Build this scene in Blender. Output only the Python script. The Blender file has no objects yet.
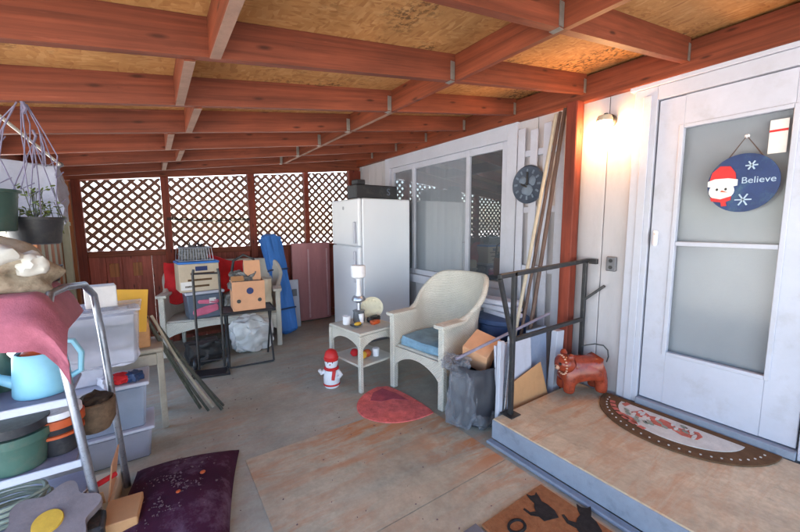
import bpy, bmesh, math, random
from mathutils import Vector, Matrix, Euler, noise
random.seed(7)
R = math.radians
PI = math.pi
S = bpy.context.scene
COL = S.collection

# ------------------------------------------------------------------ materials
def lin(r, g, b):
    f = lambda c: (c / 12.92 if c <= .04045 else ((c + .055) / 1.055) ** 2.4)
    return tuple(f(v / 255) for v in (r, g, b))

def nt(name):
    m = bpy.data.materials.new(name); m.use_nodes = True
    t = m.node_tree; t.nodes.clear()
    out = t.nodes.new('ShaderNodeOutputMaterial')
    return m, t, out

class NB:
    def __init__(s, t): s.t = t
    def n(s, kind, **kw):
        nd = s.t.nodes.new(kind)
        for k, v in kw.items():
            if k in nd.inputs.keys(): nd.inputs[k].default_value = v
            else: setattr(nd, k, v)
        return nd
    def l(s, a, b): s.t.links.new(a, b)
    def coord(s, scale=(1, 1, 1), rot=(0, 0, 0), out='Object'):
        tc = s.n('ShaderNodeTexCoord'); mp = s.n('ShaderNodeMapping')
        mp.inputs['Scale'].default_value = scale; mp.inputs['Rotation'].default_value = rot
        s.l(tc.outputs[out], mp.inputs['Vector']); return mp.outputs['Vector']
    def noise(s, vec, scale, detail=4, rough=.6, dist=0):
        nd = s.n('ShaderNodeTexNoise'); nd.inputs['Scale'].default_value = scale
        nd.inputs['Detail'].default_value = detail; nd.inputs['Roughness'].default_value = rough
        nd.inputs['Distortion'].default_value = dist
        s.l(vec, nd.inputs['Vector']); return nd.outputs['Fac']
    def ramp(s, fac, stops):
        nd = s.n('ShaderNodeValToRGB'); el = nd.color_ramp.elements
        while len(el) < len(stops): el.new(.5)
        for e, (p, c) in zip(el, stops):
            e.position = p; e.color = (*c, 1) if not isinstance(c, (int, float)) else (c, c, c, 1)
        s.l(fac, nd.inputs['Fac']); return nd.outputs['Color']
    def mix(s, fac, a, b, mode='MIX'):
        nd = s.n('ShaderNodeMix'); nd.data_type = 'RGBA'; nd.blend_type = mode
        if isinstance(fac, (int, float)): nd.inputs[0].default_value = fac
        else: s.l(fac, nd.inputs[0])
        for v, i in ((a, 6), (b, 7)):
            if isinstance(v, tuple): nd.inputs[i].default_value = (*v[:3], 1)
            else: s.l(v, nd.inputs[i])
        return nd.outputs[2]
    def bump(s, h, strength, dist=.01):
        nd = s.n('ShaderNodeBump'); nd.inputs['Strength'].default_value = strength
        nd.inputs['Distance'].default_value = dist; s.l(h, nd.inputs['Height']); return nd.outputs['Normal']

def bsdf(nb, out, col, rough=.6, metal=0, spec=.5, normal=None, **kw):
    p = nb.n('ShaderNodeBsdfPrincipled')
    if isinstance(col, tuple): p.inputs['Base Color'].default_value = (*col[:3], 1)
    else: nb.l(col, p.inputs['Base Color'])
    if isinstance(rough, (int, float)): p.inputs['Roughness'].default_value = rough
    else: nb.l(rough, p.inputs['Roughness'])
    p.inputs['Metallic'].default_value = metal; p.inputs['Specular IOR Level'].default_value = spec
    for k, v in kw.items(): p.inputs[k.replace('_', ' ')].default_value = v
    if normal is not None: nb.l(normal, p.inputs['Normal'])
    nb.l(p.outputs['BSDF'], out.inputs['Surface']); return p

def pm(name, col, rough=.6, var=.18, scale=5, stretch=(1, 1, 1), bump=.15, bscale=60, metal=0, spec=.4, dirt=None, dirt_amt=.4, **kw):
    """general worn material: base colour with broad and fine variation, optional dirt patches, fine bump"""
    m, t, out = nt(name); nb = NB(t)
    v = nb.coord(stretch)
    n1 = nb.noise(v, scale, 5); n2 = nb.noise(v, scale * 9, 3)
    dk = tuple(c * (1 - var) for c in col); lt = tuple(min(1, c * (1 + var)) for c in col)
    c = nb.ramp(n1, [(.3, dk), (.7, lt)])
    c2 = nb.ramp(n2, [(.3, 1 - var * .6), (.7, 1.0)])
    c = nb.mix(1.0, c, c2, 'MULTIPLY')
    if dirt:
        n3 = nb.noise(v, scale * 1.7, 8, .72)
        f = nb.ramp(n3, [(.52, 0.0), (.68, dirt_amt)])
        c = nb.mix(f, c, dirt)
    nrm = nb.bump(nb.noise(v, bscale, 3), bump, .004) if bump else None
    rr = nb.ramp(n2, [(.2, max(0.02, rough - .08)), (.8, min(1, rough + .08))])
    bsdf(nb, out, c, rr, metal, spec, nrm, **kw)
    return m

def wood_paint(name, col, axis, grain=.4, knots=True, slope=0):
    """stained timber: grain along one axis, knots, dark and worn streaks, each piece its own"""
    m, t, out = nt(name); nb = NB(t)
    tc = nb.n('ShaderNodeTexCoord'); sp = nb.n('ShaderNodeSeparateXYZ'); nb.l(tc.outputs['Object'], sp.inputs[0])
    oi = nb.n('ShaderNodeObjectInfo'); rnd = nb.n('ShaderNodeMath', operation='MULTIPLY'); nb.l(oi.outputs['Random'], rnd.inputs[0]); rnd.inputs[1].default_value = 37.0
    zz = nb.n('ShaderNodeMath', operation='MULTIPLY_ADD'); nb.l(sp.outputs[0], zz.inputs[0]); zz.inputs[1].default_value = -slope; nb.l(sp.outputs[2], zz.inputs[2])
    along, across, third = [(sp.outputs[0], zz.outputs[0], sp.outputs[1]), (sp.outputs[1], sp.outputs[2], sp.outputs[0]), (sp.outputs[2], sp.outputs[0], sp.outputs[1])][axis]
    def vec(a, b, c):
        o = nb.n('ShaderNodeCombineXYZ')
        for src, k, i in ((along, a, 0), (across, b, 1), (third, c, 2)):
            mm = nb.n('ShaderNodeMath', operation='MULTIPLY_ADD'); nb.l(src, mm.inputs[0]); mm.inputs[1].default_value = k; nb.l(rnd.outputs[0], mm.inputs[2]); nb.l(mm.outputs[0], o.inputs[i])
        return o.outputs[0]
    vo = nb.n('ShaderNodeTexVoronoi'); vo.voronoi_dimensions = '2D'; vo.inputs['Scale'].default_value = 1.0; nb.l(vec(2.0, 7.0, 0), vo.inputs['Vector'])
    g = nb.noise(vec(1.1, 34, 20), 1.0, 6, .65, .4); broad = nb.noise(vec(1.3, 2.5, 2), 1.0, 4)
    fine = nb.noise(vec(6, 150, 80), 1.0, 3, .6)
    dk = tuple(c * (1 - grain) for c in col); lt = tuple(c * (1 + grain * .7) for c in col)
    c = nb.ramp(g, [(.32, dk), (.7, lt)])
    c = nb.mix(1.0, c, nb.ramp(broad, [(.3, .66), (.7, 1.14)]), 'MULTIPLY')
    c = nb.mix(1.0, c, nb.ramp(fine, [(.25, .84), (.75, 1.06)]), 'MULTIPLY')
    if knots:
        c = nb.mix(nb.ramp(vo.outputs['Distance'], [(.025, .9), (.045, .55), (.08, 0.0)]), c, tuple(x * .22 for x in col))
        c = nb.mix(nb.ramp(nb.noise(vec(2.2, 26, 10), 1.0, 8, .8), [(.6, 0.0), (.72, .5)]), c, tuple(min(1, x * 1.45 + .03) for x in col))
        c = nb.mix(nb.ramp(nb.noise(vec(3.2, 9, 6), 1.0, 9, .82), [(.58, 0.0), (.7, .6)]), c, tuple(x * .38 for x in col))
    bsdf(nb, out, c, .6, 0, .3, nb.bump(g, .3, .004))
    return m

def osb_mat():
    m, t, out = nt('osb_sheathing'); nb = NB(t)
    def layer(rot, sc):
        v = nb.coord(sc, (0, 0, rot))
        d = nb.n('ShaderNodeTexNoise'); d.inputs['Scale'].default_value = .35; nb.l(v, d.inputs['Vector'])
        vv = nb.mix(.12, v, d.outputs['Color'], 'ADD')
        vo = nb.n('ShaderNodeTexVoronoi'); vo.inputs['Scale'].default_value = 1.0; vo.inputs['Randomness'].default_value = 1.0
        nb.l(vv, vo.inputs['Vector'])
        sep = nb.n('ShaderNodeSeparateColor'); nb.l(vo.outputs['Color'], sep.inputs[0]); return sep.outputs[0]
    a = layer(.35, (22, 60, 9)); b = layer(-.6, (58, 20, 9)); cc = layer(1.2, (34, 90, 9))
    stops = [(0, lin(170, 116, 68)), (.25, lin(188, 134, 80)), (.75, lin(196, 143, 88)), (1, lin(206, 156, 102))]
    c1 = nb.ramp(a, stops); c2 = nb.ramp(b, stops); c3 = nb.ramp(cc, stops)
    v0 = nb.coord()
    c = nb.mix(nb.ramp(nb.noise(v0, 7, 2), [(.42, 0.0), (.5, 1.0)]), c1, c2)
    c = nb.mix(nb.ramp(nb.noise(v0, 11, 2), [(.55, 0.0), (.6, 1.0)]), c, c3)
    w = nb.ramp(nb.noise(v0, 2.2, 4), [(.35, .72), (.7, 1.05)])
    c = nb.mix(1.0, c, w, 'MULTIPLY')
    mold = nb.mix(1.0, nb.ramp(nb.noise(v0, 1.3, 3), [(.54, 0.0), (.64, 1.0)]), nb.ramp(nb.noise(v0, 34, 4, .7), [(.5, 0.0), (.57, .85)]), 'MULTIPLY')
    c = nb.mix(mold, c, lin(48, 32, 20))
    bsdf(nb, out, c, .7, 0, .25, nb.bump(a, .3, .003))
    return m

def floor_mat(name, base, orange_amt, scale=1.0, grey_amt=0.5, lo=.46):
    """painted porch floor: scuffed grey over timber and concrete, rusty scrapes"""
    m, t, out = nt(name); nb = NB(t)
    v = nb.coord()
    n1 = nb.noise(v, 1.3 * scale, 6, .62); n2 = nb.noise(v, 6 * scale, 7, .7); n3 = nb.noise(v, 38, 5, .7)
    c = nb.ramp(n1, [(.3, tuple(x * .78 for x in base)), (.7, tuple(x * 1.15 for x in base))])
    c = nb.mix(1.0, c, nb.ramp(n2, [(.25, .74), (.75, 1.1)]), 'MULTIPLY')
    c = nb.mix(1.0, c, nb.ramp(n3, [(.25, .84), (.8, 1.08)]), 'MULTIPLY')
    vs = nb.coord((1.0, 4.5, 1), (0, 0, R(38)))
    s1 = nb.noise(vs, 2.2, 8, .74, .6); s2 = nb.noise(v, 1.05, 3, .5)
    f = nb.mix(1.0, nb.ramp(s1, [(lo, 0.0), (lo + .15, 1.0)]), nb.ramp(s2, [(.38, 0.15), (.58, 1.0)]), 'MULTIPLY')
    f = nb.mix(1.0, f, (orange_amt,) * 3, 'MULTIPLY')
    c = nb.mix(f, c, lin(186, 122, 76))
    pale = nb.mix(1.0, nb.ramp(nb.noise(nb.coord((5, 1, 1), (0, 0, R(20))), 3, 8, .75), [(.58, 0.0), (.68, .55)]), (grey_amt,) * 3, 'MULTIPLY')
    c = nb.mix(pale, c, lin(178, 168, 158))
    st = nb.ramp(nb.noise(v, 2.7, 9, .8), [(.62, 0.0), (.72, .55)])
    c = nb.mix(st, c, tuple(x * .4 for x in base))
    bsdf(nb, out, c, nb.ramp(n2, [(.2, .5), (.8, .8)]), 0, .35, nb.bump(n3, .25, .003))
    return m

def wicker_mat():
    m, t, out = nt('wicker_weave'); nb = NB(t)
    v = nb.coord()
    w1 = nb.n('ShaderNodeTexWave'); w1.wave_type = 'BANDS'; w1.bands_direction = 'Z'; w1.inputs['Scale'].default_value = 30; w1.inputs['Distortion'].default_value = .6; nb.l(v, w1.inputs['Vector'])
    w2 = nb.n('ShaderNodeTexWave'); w2.wave_type = 'BANDS'; w2.bands_direction = 'DIAGONAL'; w2.inputs['Scale'].default_value = 29; w2.inputs['Distortion'].default_value = 3.5; nb.l(v, w2.inputs['Vector'])
    h = nb.mix(1.0, w1.outputs['Color'], w2.outputs['Color'], 'MULTIPLY')
    n1 = nb.noise(v, 5, 5)
    c = nb.ramp(n1, [(.3, lin(204, 200, 188)), (.7, lin(224, 220, 208))])
    c = nb.mix(1.0, c, nb.ramp(h, [(0, .80), (.45, 1.0)]), 'MULTIPLY')  # darkens the weave gaps, their shade put into the colour
    bsdf(nb, out, c, .6, 0, .35, nb.bump(h, .7, .006))
    return m

def glass_mat(name, tint, rough=.02, refl=.0):
    m, t, out = nt(name); nb = NB(t)
    tr = nb.n('ShaderNodeBsdfTransparent'); tr.inputs['Color'].default_value = (*tint, 1)
    gl = nb.n('ShaderNodeBsdfGlossy'); gl.inputs['Roughness'].default_value = rough
    lw = nb.n('ShaderNodeLayerWeight'); lw.inputs['Blend'].default_value = .5
    pw = nb.n('ShaderNodeMath', operation='POWER'); nb.l(lw.outputs['Facing'], pw.inputs[0]); pw.inputs[1].default_value = 5
    ad = nb.n('ShaderNodeMath', operation='MULTIPLY_ADD'); nb.l(pw.outputs[0], ad.inputs[0]); ad.inputs[1].default_value = .9; ad.inputs[2].default_value = .05 + refl
    mx = nb.n('ShaderNodeMixShader'); nb.l(ad.outputs[0], mx.inputs[0]); nb.l(tr.outputs[0], mx.inputs[1]); nb.l(gl.outputs[0], mx.inputs[2])
    nb.l(mx.outputs[0], out.inputs['Surface']); return m

def emit_mat(name, col, strength):
    m, t, out = nt(name); nb = NB(t)
    e = nb.n('ShaderNodeEmission'); e.inputs['Color'].default_value = (*col, 1); e.inputs['Strength'].default_value = strength
    nb.l(e.outputs[0], out.inputs['Surface']); return m

M = {}
RS = .143
REDC = lin(130, 67, 44)
M['red_x'] = wood_paint('red_stained_timber_x', REDC, 0)
M['red_joist'] = wood_paint('red_stained_joist', lin(130, 66, 44), 0, .4, True, RS)
M['red_y'] = wood_paint('red_stained_timber_y', lin(130, 64, 40), 1)
M['red_z'] = wood_paint('red_stained_timber_z', lin(126, 55, 38), 2)
M['fence_red'] = wood_paint('red_fence_board', lin(164, 84, 68), 2)
M['osb'] = osb_mat()
M['lattice'] = wood_paint('brown_lattice_slat', lin(134, 96, 82), 2, .2, False)
M['floor'] = floor_mat('worn_grey_floor', lin(176, 175, 160), .34, 1.0, .6)
M['ply'] = floor_mat('worn_plywood_floor', lin(192, 182, 158), .9, 1.5, .6, .43)
M['landing'] = floor_mat('worn_landing_top', lin(206, 188, 160), .6, 1.6, .6)
M['bluepaint'] = pm('blue_grey_paint', lin(140, 148, 162), .55, .15, 4, dirt=lin(80, 84, 92))
M['siding'] = pm('white_siding', lin(184, 181, 184), .6, .07, 3, (1, 1, .3), bump=.35, bscale=45, dirt=lin(150, 146, 142), dirt_amt=.25)
M['white'] = pm('white_paint', lin(190, 192, 204), .42, .06, 3, bump=.06, dirt=lin(150, 146, 144), dirt_amt=.32)
M['trim'] = pm('white_trim_paint', lin(188, 190, 201), .45, .06, 3, bump=.1, dirt=lin(170, 168, 166), dirt_amt=.3)
M['appliance'] = pm('appliance_enamel', lin(232, 235, 242), .28, .015, 2, bump=0)
def enamel():
    m, t, out = nt('appliance_enamel'); nb = NB(t)
    bsdf(nb, out, nb.ramp(nb.noise(nb.coord((1, 1, .5)), 1.2, 3), [(.3, lin(228, 231, 238)), (.7, lin(236, 239, 245))]), .26, 0, .45); return m
M['appliance'] = enamel()
M['wicker'] = wicker_mat()
M['steel'] = pm('brushed_steel_tube', lin(168, 172, 182), .32, .12, 14, metal=.85, bump=.05, dirt=lin(110, 96, 84))
M['black'] = pm('black_metal', lin(44, 44, 46), .45, .2, 9, bump=.1, dirt=lin(92, 84, 76))
M['blackplastic'] = pm('black_plastic', lin(46, 46, 50), .45, .15, 6, bump=.08, dirt=lin(96, 92, 86))
M['greenplastic'] = pm('green_plastic', lin(70, 100, 88), .5, .15, 6, dirt=lin(110, 104, 90))
M['darkgreen'] = pm('dark_green_plastic', lin(44, 70, 64), .45, .15, 6, dirt=lin(80, 80, 70))
M['terracotta'] = pm('orange_plastic', lin(196, 88, 44), .5, .15, 8)
M['glaze'] = pm('red_brown_glaze', lin(148, 62, 40), .22, .3, 14, bump=.12, bscale=30, dirt=lin(60, 26, 20), dirt_amt=.6)
M['glaze_light'] = pm('cream_dotted_glaze', lin(214, 168, 140), .3, .3, 30)
M['glaze_dark'] = pm('dark_glaze', lin(52, 28, 22), .3, .2, 20)
M['pink'] = pm('pink_cloth', lin(164, 94, 108), .95, .24, 6, bump=.5, bscale=160, spec=.15, Sheen_Weight=.1)
M['purple'] = pm('dark_purple_canvas', lin(66, 30, 50), .85, .3, 3, bump=.4, bscale=150, spec=.15, dirt=lin(112, 88, 106), dirt_amt=.75)
M['blue_can'] = pm('light_blue_plastic', lin(132, 190, 212), .4, .07, 5, bump=.05)
M['blue_bag'] = pm('blue_nylon', lin(62, 124, 204), .6, .14, 7, (1, 1, .4), bump=.5, bscale=22)
M['blue_cush'] = pm('faded_blue_cushion', lin(128, 162, 184), .9, .22, 9, bump=.5, bscale=90, spec=.1)
M['navy'] = pm('navy_plastic', lin(44, 66, 104), .45, .1, 5)
M['rock'] = pm('mottled_stone', lin(168, 154, 134), .85, .32, 4, bump=.8, bscale=14, dirt=lin(108, 92, 72), dirt_amt=.8)
M['rock_white'] = pm('white_stone_patch', lin(196, 192, 182), .8, .1, 8, bump=.4, bscale=20)
M['card'] = pm('brown_cardboard', lin(196, 146, 100), .8, .1, 3, bump=.15, dirt=lin(160, 112, 74), dirt_amt=.4)
M['card_orange'] = pm('orange_cardboard', lin(214, 160, 122), .8, .1, 3, bump=.1)
M['card_pale'] = pm('pale_cardboard', lin(200, 184, 160), .8, .1, 4, bump=.1)
M['yellow'] = pm('yellow_envelope', lin(232, 176, 64), .7, .06, 4, bump=.08)
M['tote'] = pm('grey_blue_tote', lin(134, 148, 172), .35, .14, 5, bump=.06, dirt=lin(180, 184, 190))
M['tote_dark'] = pm('slate_tote', lin(98, 108, 124), .35, .12, 5)
M['tote_lav'] = pm('lavender_tote', lin(132, 128, 146), .4, .14, 5, dirt=lin(170, 168, 178))
M['lav'] = pm('lavender_grey_fabric', lin(168, 164, 178), .85, .2, 6, (1, 1, 3), bump=.6, bscale=18)
M['lav2'] = pm('slate_fabric', lin(128, 130, 146), .85, .2, 6, bump=.6, bscale=18)
M['palefab'] = pm('pale_sheet', lin(204, 206, 220), .75, .1, 6, bump=.4, bscale=16)
M['sheetfab'] = pm('weathered_pale_sheet', lin(146, 146, 158), .8, .16, 5, bump=.5, bscale=14, dirt=lin(112, 110, 116), dirt_amt=.5)
M['pinkfab'] = pm('bright_pink_fabric', lin(216, 112, 140), .8, .15, 9, bump=.4, bscale=40)
M['redfab'] = pm('red_fabric', lin(196, 34, 40), .8, .2, 7, bump=.5, bscale=40)
M['redrug'] = pm('red_braided_rug', lin(232, 120, 114), .95, .22, 16, bump=.9, bscale=120, spec=.1, dirt=lin(166, 62, 62), dirt_amt=.5)
M['mauverug'] = pm('mauve_braided_rug', lin(178, 88, 98), .95, .2, 16, bump=.9, bscale=120, spec=.1)
M['bag'] = pm('white_plastic_bag', lin(206, 206, 206), .35, .1, 7, bump=.6, bscale=22)
M['liner'] = pm('clear_bin_liner', lin(150, 152, 158), .18, .35, 12, bump=1.0, bscale=16, spec=.8)
M['binblack'] = pm('charcoal_bin', lin(58, 58, 64), .5, .2, 5, bump=.3, bscale=18)
M['maroon'] = pm('maroon_gloss_panel', lin(172, 118, 119), .22, .14, 2, (4, 4, .5), bump=.08)
M['maroon_sheen'] = pm('maroon_painted_highlight', lin(190, 150, 152), .3, .1, 4)  # lighter maroon for the ribs, highlight streaks painted in as colour
M['coir'] = pm('orange_coir', lin(156, 104, 70), .95, .2, 30, bump=1.0, bscale=200, spec=.1, dirt=lin(140, 76, 42), dirt_amt=.5)
M['catprint'] = pm('black_print', lin(54, 50, 48), .95, .25, 40, bump=.8, bscale=200, spec=.1)
M['matbrown'] = pm('brown_mat_border', lin(104, 78, 56), .9, .2, 20, bump=.6, bscale=120, spec=.15)
M['matcream'] = pm('pale_mat_field', lin(206, 204, 198), .9, .14, 14, bump=.5, bscale=120, spec=.15)
M['matred'] = pm('red_mat_print', lin(196, 112, 98), .9, .3, 26, bump=.5, bscale=120, spec=.15)
M['pole_brown'] = pm('brown_pole', lin(92, 70, 60), .5, .2, 8)
M['pole_tan'] = pm('tan_pole', lin(178, 166, 146), .5, .12, 8)
M['pole_green'] = pm('dull_green_pole', lin(68, 70, 60), .5, .25, 10, dirt=lin(150, 146, 130))
M['slate'] = pm('dark_slate_plaque', lin(66, 76, 92), .6, .2, 14, bump=.4, bscale=40)
M['slate_light'] = pm('pale_slate_relief', lin(110, 124, 140), .6, .2, 14)
M['string'] = pm('lavender_grey_cord', lin(118, 112, 134), .8, .25, 30)
M['rod'] = pm('pale_rod', lin(206, 202, 190), .5, .1, 8)
M['greypaint'] = pm('grey_paint', lin(112, 112, 116), .55, .12, 6)
M['flowerstone'] = pm('grey_flower_stone', lin(126, 114, 114), .85, .2, 9, bump=.5, bscale=50)
M['flowereye'] = pm('ochre_flower_eye', lin(208, 164, 60), .8, .15, 20)
M['hose'] = pm('olive_hose', lin(140, 146, 130), .5, .18, 9)
M['basket'] = pm('brown_basket', lin(108, 86, 66), .8, .35, 26, bump=.8, bscale=60)
M['soil'] = pm('dark_soil', lin(58, 46, 36), .95, .35, 30, bump=1.0, bscale=60)
M['leaflitter'] = pm('pale_leaf_litter', lin(116, 92, 98), .9, .4, 40)
M['palepost'] = pm('pale_green_timber', lin(176, 178, 156), .7, .15, 6, (1, 1, .3), bump=.3)
M['tan_timber'] = wood_paint('tan_timber', lin(176, 110, 66), 2)
M['edge_pale'] = pm('pale_timber_edge', lin(150, 116, 98), .8, .2, 10, bump=.3)
M['galv'] = pm('galvanised_hanger', lin(150, 146, 138), .45, .2, 20, metal=.6)
M['signblue'] = pm('blue_sign_paint', lin(38, 60, 108), .5, .25, 8, bump=.2, dirt=lin(62, 96, 112), dirt_amt=.8)
M['signwhite'] = pm('white_sign_paint', lin(228, 226, 222), .6, .06, 12)
M['signred'] = pm('red_sign_paint', lin(204, 44, 44), .5, .12, 12)
M['skin'] = pm('peach_sign_paint', lin(224, 160, 136), .6, .08, 12)
M['snow'] = pm('pale_blue_sign_paint', lin(176, 196, 214), .6, .08, 12)
M['navyprint'] = pm('navy_print', lin(48, 60, 104), .7, .1, 12)
M['darkroom'] = pm('dim_interior', lin(140, 144, 150), .9, .15, 2)
M['curtain'] = pm('grey_curtain', lin(166, 170, 176), .9, .05, 2, (1, 6, .2), bump=.1, bscale=12)
M['innerdoor'] = pm('frosted_inner_door', lin(154, 156, 160), .6, .06, 1.4)
M['screen'] = pm('insect_screen', lin(92, 96, 100), .7, .08, 4)
M['cream'] = pm('cream_ceramic', lin(224, 216, 190), .4, .08, 9, bump=.3, bscale=40)
M['ceramic'] = pm('white_ceramic', lin(232, 232, 236), .3, .04, 6)
M['smoke'] = pm('smoked_glass', lin(108, 112, 118), .12, .3, 14, spec=.8)
M['greyitem'] = pm('grey_wire_mesh', lin(128, 128, 126), .6, .5, 30, bump=1.0, bscale=40, dirt=lin(44, 44, 44), dirt_amt=.9)
M['ground'] = pm('pale_bounce_ground', lin(222, 218, 208), .95, .2, .8, bump=.4, bscale=30)  # yard surface made extra pale to bounce light up under the roof
M['glass'] = glass_mat('window_glass', (.9, .93, .95), .02, .16)
M['doorglass'] = glass_mat('door_glass', (.92, .94, .95), .14, -.015)
def clear_mat(name, col, opac=.5):
    m, t, out = nt(name); nb = NB(t)
    n = nb.noise(nb.coord((1, 1, 1)), 7, 5)
    p = bsdf(nb, out, nb.ramp(n, [(.3, tuple(c * .85 for c in col)), (.7, col)]), .25, 0, .6, nb.bump(n, .3, .01))
    tr = nb.n('ShaderNodeBsdfTransparent'); tr.inputs['Color'].default_value = (.96, .97, 1, 1)
    mx = nb.n('ShaderNodeMixShader'); mx.inputs[0].default_value = opac
    nb.l(tr.outputs[0], mx.inputs[1]); nb.l(p.outputs[0], mx.inputs[2]); nb.l(mx.outputs[0], out.inputs['Surface']); return m
M['clear'] = clear_mat('clear_tote_plastic', lin(216, 219, 228), .45)
M['clear_blue'] = clear_mat('blue_clear_tote_plastic', lin(186, 198, 218), .48)
M['clear_lav'] = clear_mat('lavender_clear_tote_plastic', lin(192, 192, 206), .5)
M['foliage'] = pm('dry_green_leaf', lin(104, 118, 62), .7, .3, 20)
M['liner'] = clear_mat('clear_crumpled_liner', lin(160, 162, 168), .30)
M['tablewhite'] = pm('weathered_offwhite_plastic', lin(178, 170, 154), .6, .14, 5, dirt=lin(130, 118, 100))
M['jar'] = emit_mat('lit_lamp_jar', (1.0, .52, .21), 32)

# ------------------------------------------------------------------ mesh building
class MB:
    def __init__(s): s.bm = bmesh.new()
    def _merge(s, b, mat=None):
        if mat is not None: bmesh.ops.transform(b, matrix=mat, verts=b.verts)
        me = bpy.data.meshes.new('tmp'); b.to_mesh(me); b.free()
        s.bm.from_mesh(me); bpy.data.meshes.remove(me); return s
    def box(s, c, d, rot=(0, 0, 0), bev=.003, taper=None):
        b = bmesh.new(); bmesh.ops.create_cube(b, size=1)
        for v in b.verts:
            k = taper if (taper and v.co.z < 0) else 1
            v.co = Vector((v.co.x * d[0] * k, v.co.y * d[1] * k, v.co.z * d[2]))
        if bev: bmesh.ops.bevel(b, geom=b.edges[:], offset=min(bev, min(d) * .3), segments=1, affect='EDGES')
        return s._merge(b, Matrix.Translation(c) @ Euler(rot).to_matrix().to_4x4())
    def span(s, x0, x1, y0, y1, z0, z1, bev=.003):
        return s.box(((x0 + x1) / 2, (y0 + y1) / 2, (z0 + z1) / 2), (abs(x1 - x0), abs(y1 - y0), abs(z1 - z0)), bev=bev)
    def soft(s, c, d, rot=(0, 0, 0), amp=.02, seed=0, cuts=5, rnd=.35):
        b = bmesh.new(); bmesh.ops.create_cube(b, size=1)
        bmesh.ops.subdivide_edges(b, edges=b.edges[:], cuts=cuts, use_grid_fill=True)
        for v in b.verts:
            p = v.co * 2
            q = p.normalized() * max(abs(p.x), abs(p.y), abs(p.z))
            p = p.lerp(q, rnd) / 2
            n = noise.noise_vector(Vector((p.x * 3 + seed, p.y * 3, p.z * 3))) + .5 * noise.noise_vector(Vector((p.x * 8 + seed, p.y * 8, p.z * 8)))
            v.co = Vector((p.x * d[0], p.y * d[1], p.z * d[2])) + n * amp
        return s._merge(b, Matrix.Translation(c) @ Euler(rot).to_matrix().to_4x4())
    def ball(s, c, d, sub=3, amp=0, fq=2, seed=0, rot=(0, 0, 0)):
        b = bmesh.new(); bmesh.ops.create_icosphere(b, subdivisions=sub, radius=1)
        for v in b.verts:
            k = 1 + amp * noise.noise(v.co * fq + Vector((seed, 0, 0))) if amp else 1
            v.co = Vector((v.co.x * d[0], v.co.y * d[1], v.co.z * d[2])) * k
        return s._merge(b, Matrix.Translation(c) @ Euler(rot).to_matrix().to_4x4())
    def tube(s, pts, r, seg=8, closed=False):
        pts = [Vector(p) for p in pts]; n = len(pts); rings = []
        rr = r if isinstance(r, (list, tuple)) else [r] * n
        up = None
        for i, p in enumerate(pts):
            a = pts[i - 1] if (i > 0 or closed) else p; b2 = pts[(i + 1) % n] if (i < n - 1 or closed) else p
            t = (b2 - a)
            t = t.normalized() if t.length > 1e-9 else Vector((0, 0, 1))
            if up is None: up = t.orthogonal().normalized()
            up = (up - t * up.dot(t)); up = up.normalized() if up.length > 1e-6 else t.orthogonal().normalized()
            w = t.cross(up)
            rings.append([s.bm.verts.new(p + (up * math.cos(2 * PI * k / seg) + w * math.sin(2 * PI * k / seg)) * rr[i]) for k in range(seg)])
        for i in range(n if closed else n - 1):
            A = rings[i]; B = rings[(i + 1) % n]
            for k in range(seg): s.bm.faces.new((A[k], A[(k + 1) % seg], B[(k + 1) % seg], B[k]))
        if not closed:
            s.bm.faces.new(rings[0][::-1]); s.bm.faces.new(rings[-1])
        return s
    def lathe(s, prof, c=(0, 0, 0), seg=28, rot=(0, 0, 0), a0=0, a1=2 * PI, wob=None):
        full = abs(a1 - a0 - 2 * PI) < 1e-6; b = bmesh.new(); rings = []
        n = seg if full else seg + 1
        for (r, z) in prof:
            ring = []
            for k in range(n):
                a = a0 + (a1 - a0) * k / seg; q = r * (wob(a, z) if wob else 1)
                ring.append(b.verts.new((q * math.cos(a), q * math.sin(a), z)))
            rings.append(ring)
        for i in range(len(rings) - 1):
            for k in range(seg):
                k2 = (k + 1) % n
                b.faces.new((rings[i][k], rings[i][k2], rings[i + 1][k2], rings[i + 1][k]))
        if full:
            if prof[0][0] > 1e-4: b.faces.new(rings[0][::-1])
            if prof[-1][0] > 1e-4: b.faces.new(rings[-1])
        bmesh.ops.remove_doubles(b, verts=b.verts, dist=1e-5)
        return s._merge(b, Matrix.Translation(c) @ Euler(rot).to_matrix().to_4x4())
    def prism(s, poly, t, mat=Matrix()):
        """poly in local xy, thickness 0..t in z"""
        b = bmesh.new()
        lo = [b.verts.new((p[0], p[1], 0)) for p in poly]; hi = [b.verts.new((p[0], p[1], t)) for p in poly]
        n = len(poly)
        b.faces.new(lo[::-1]); b.faces.new(hi)
        for i in range(n): b.faces.new((lo[i], lo[(i + 1) % n], hi[(i + 1) % n], hi[i]))
        bmesh.ops.recalc_face_normals(b, faces=b.faces)
        return s._merge(b, mat)
    def sheet(s, fn, nu, nv, thick=.004):
        b = bmesh.new()
        g = [[b.verts.new(fn(i / nu, j / nv)) for j in range(nv + 1)] for i in range(nu + 1)]
        for i in range(nu):
            for j in range(nv): b.faces.new((g[i][j], g[i + 1][j], g[i + 1][j + 1], g[i][j + 1]))
        bmesh.ops.recalc_face_normals(b, faces=b.faces)
        if thick: bmesh.ops.solidify(b, geom=b.faces[:], thickness=thick)
        return s._merge(b)
    def build(s, name, mat, parent=None, loc=None, rot=None, angle=35):
        bmesh.ops.recalc_face_normals(s.bm, faces=s.bm.faces)
        me = bpy.data.meshes.new(name); s.bm.to_mesh(me); s.bm.free()
        for p in me.polygons: p.use_smooth = True
        me.set_sharp_from_angle(angle=R(angle))
        me.materials.append(M[mat] if isinstance(mat, str) else mat)
        o = bpy.data.objects.new(name, me); COL.objects.link(o)
        if parent: o.parent = parent
        if loc: o.location = loc
        if rot: o.rotation_euler = rot
        return o

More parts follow.
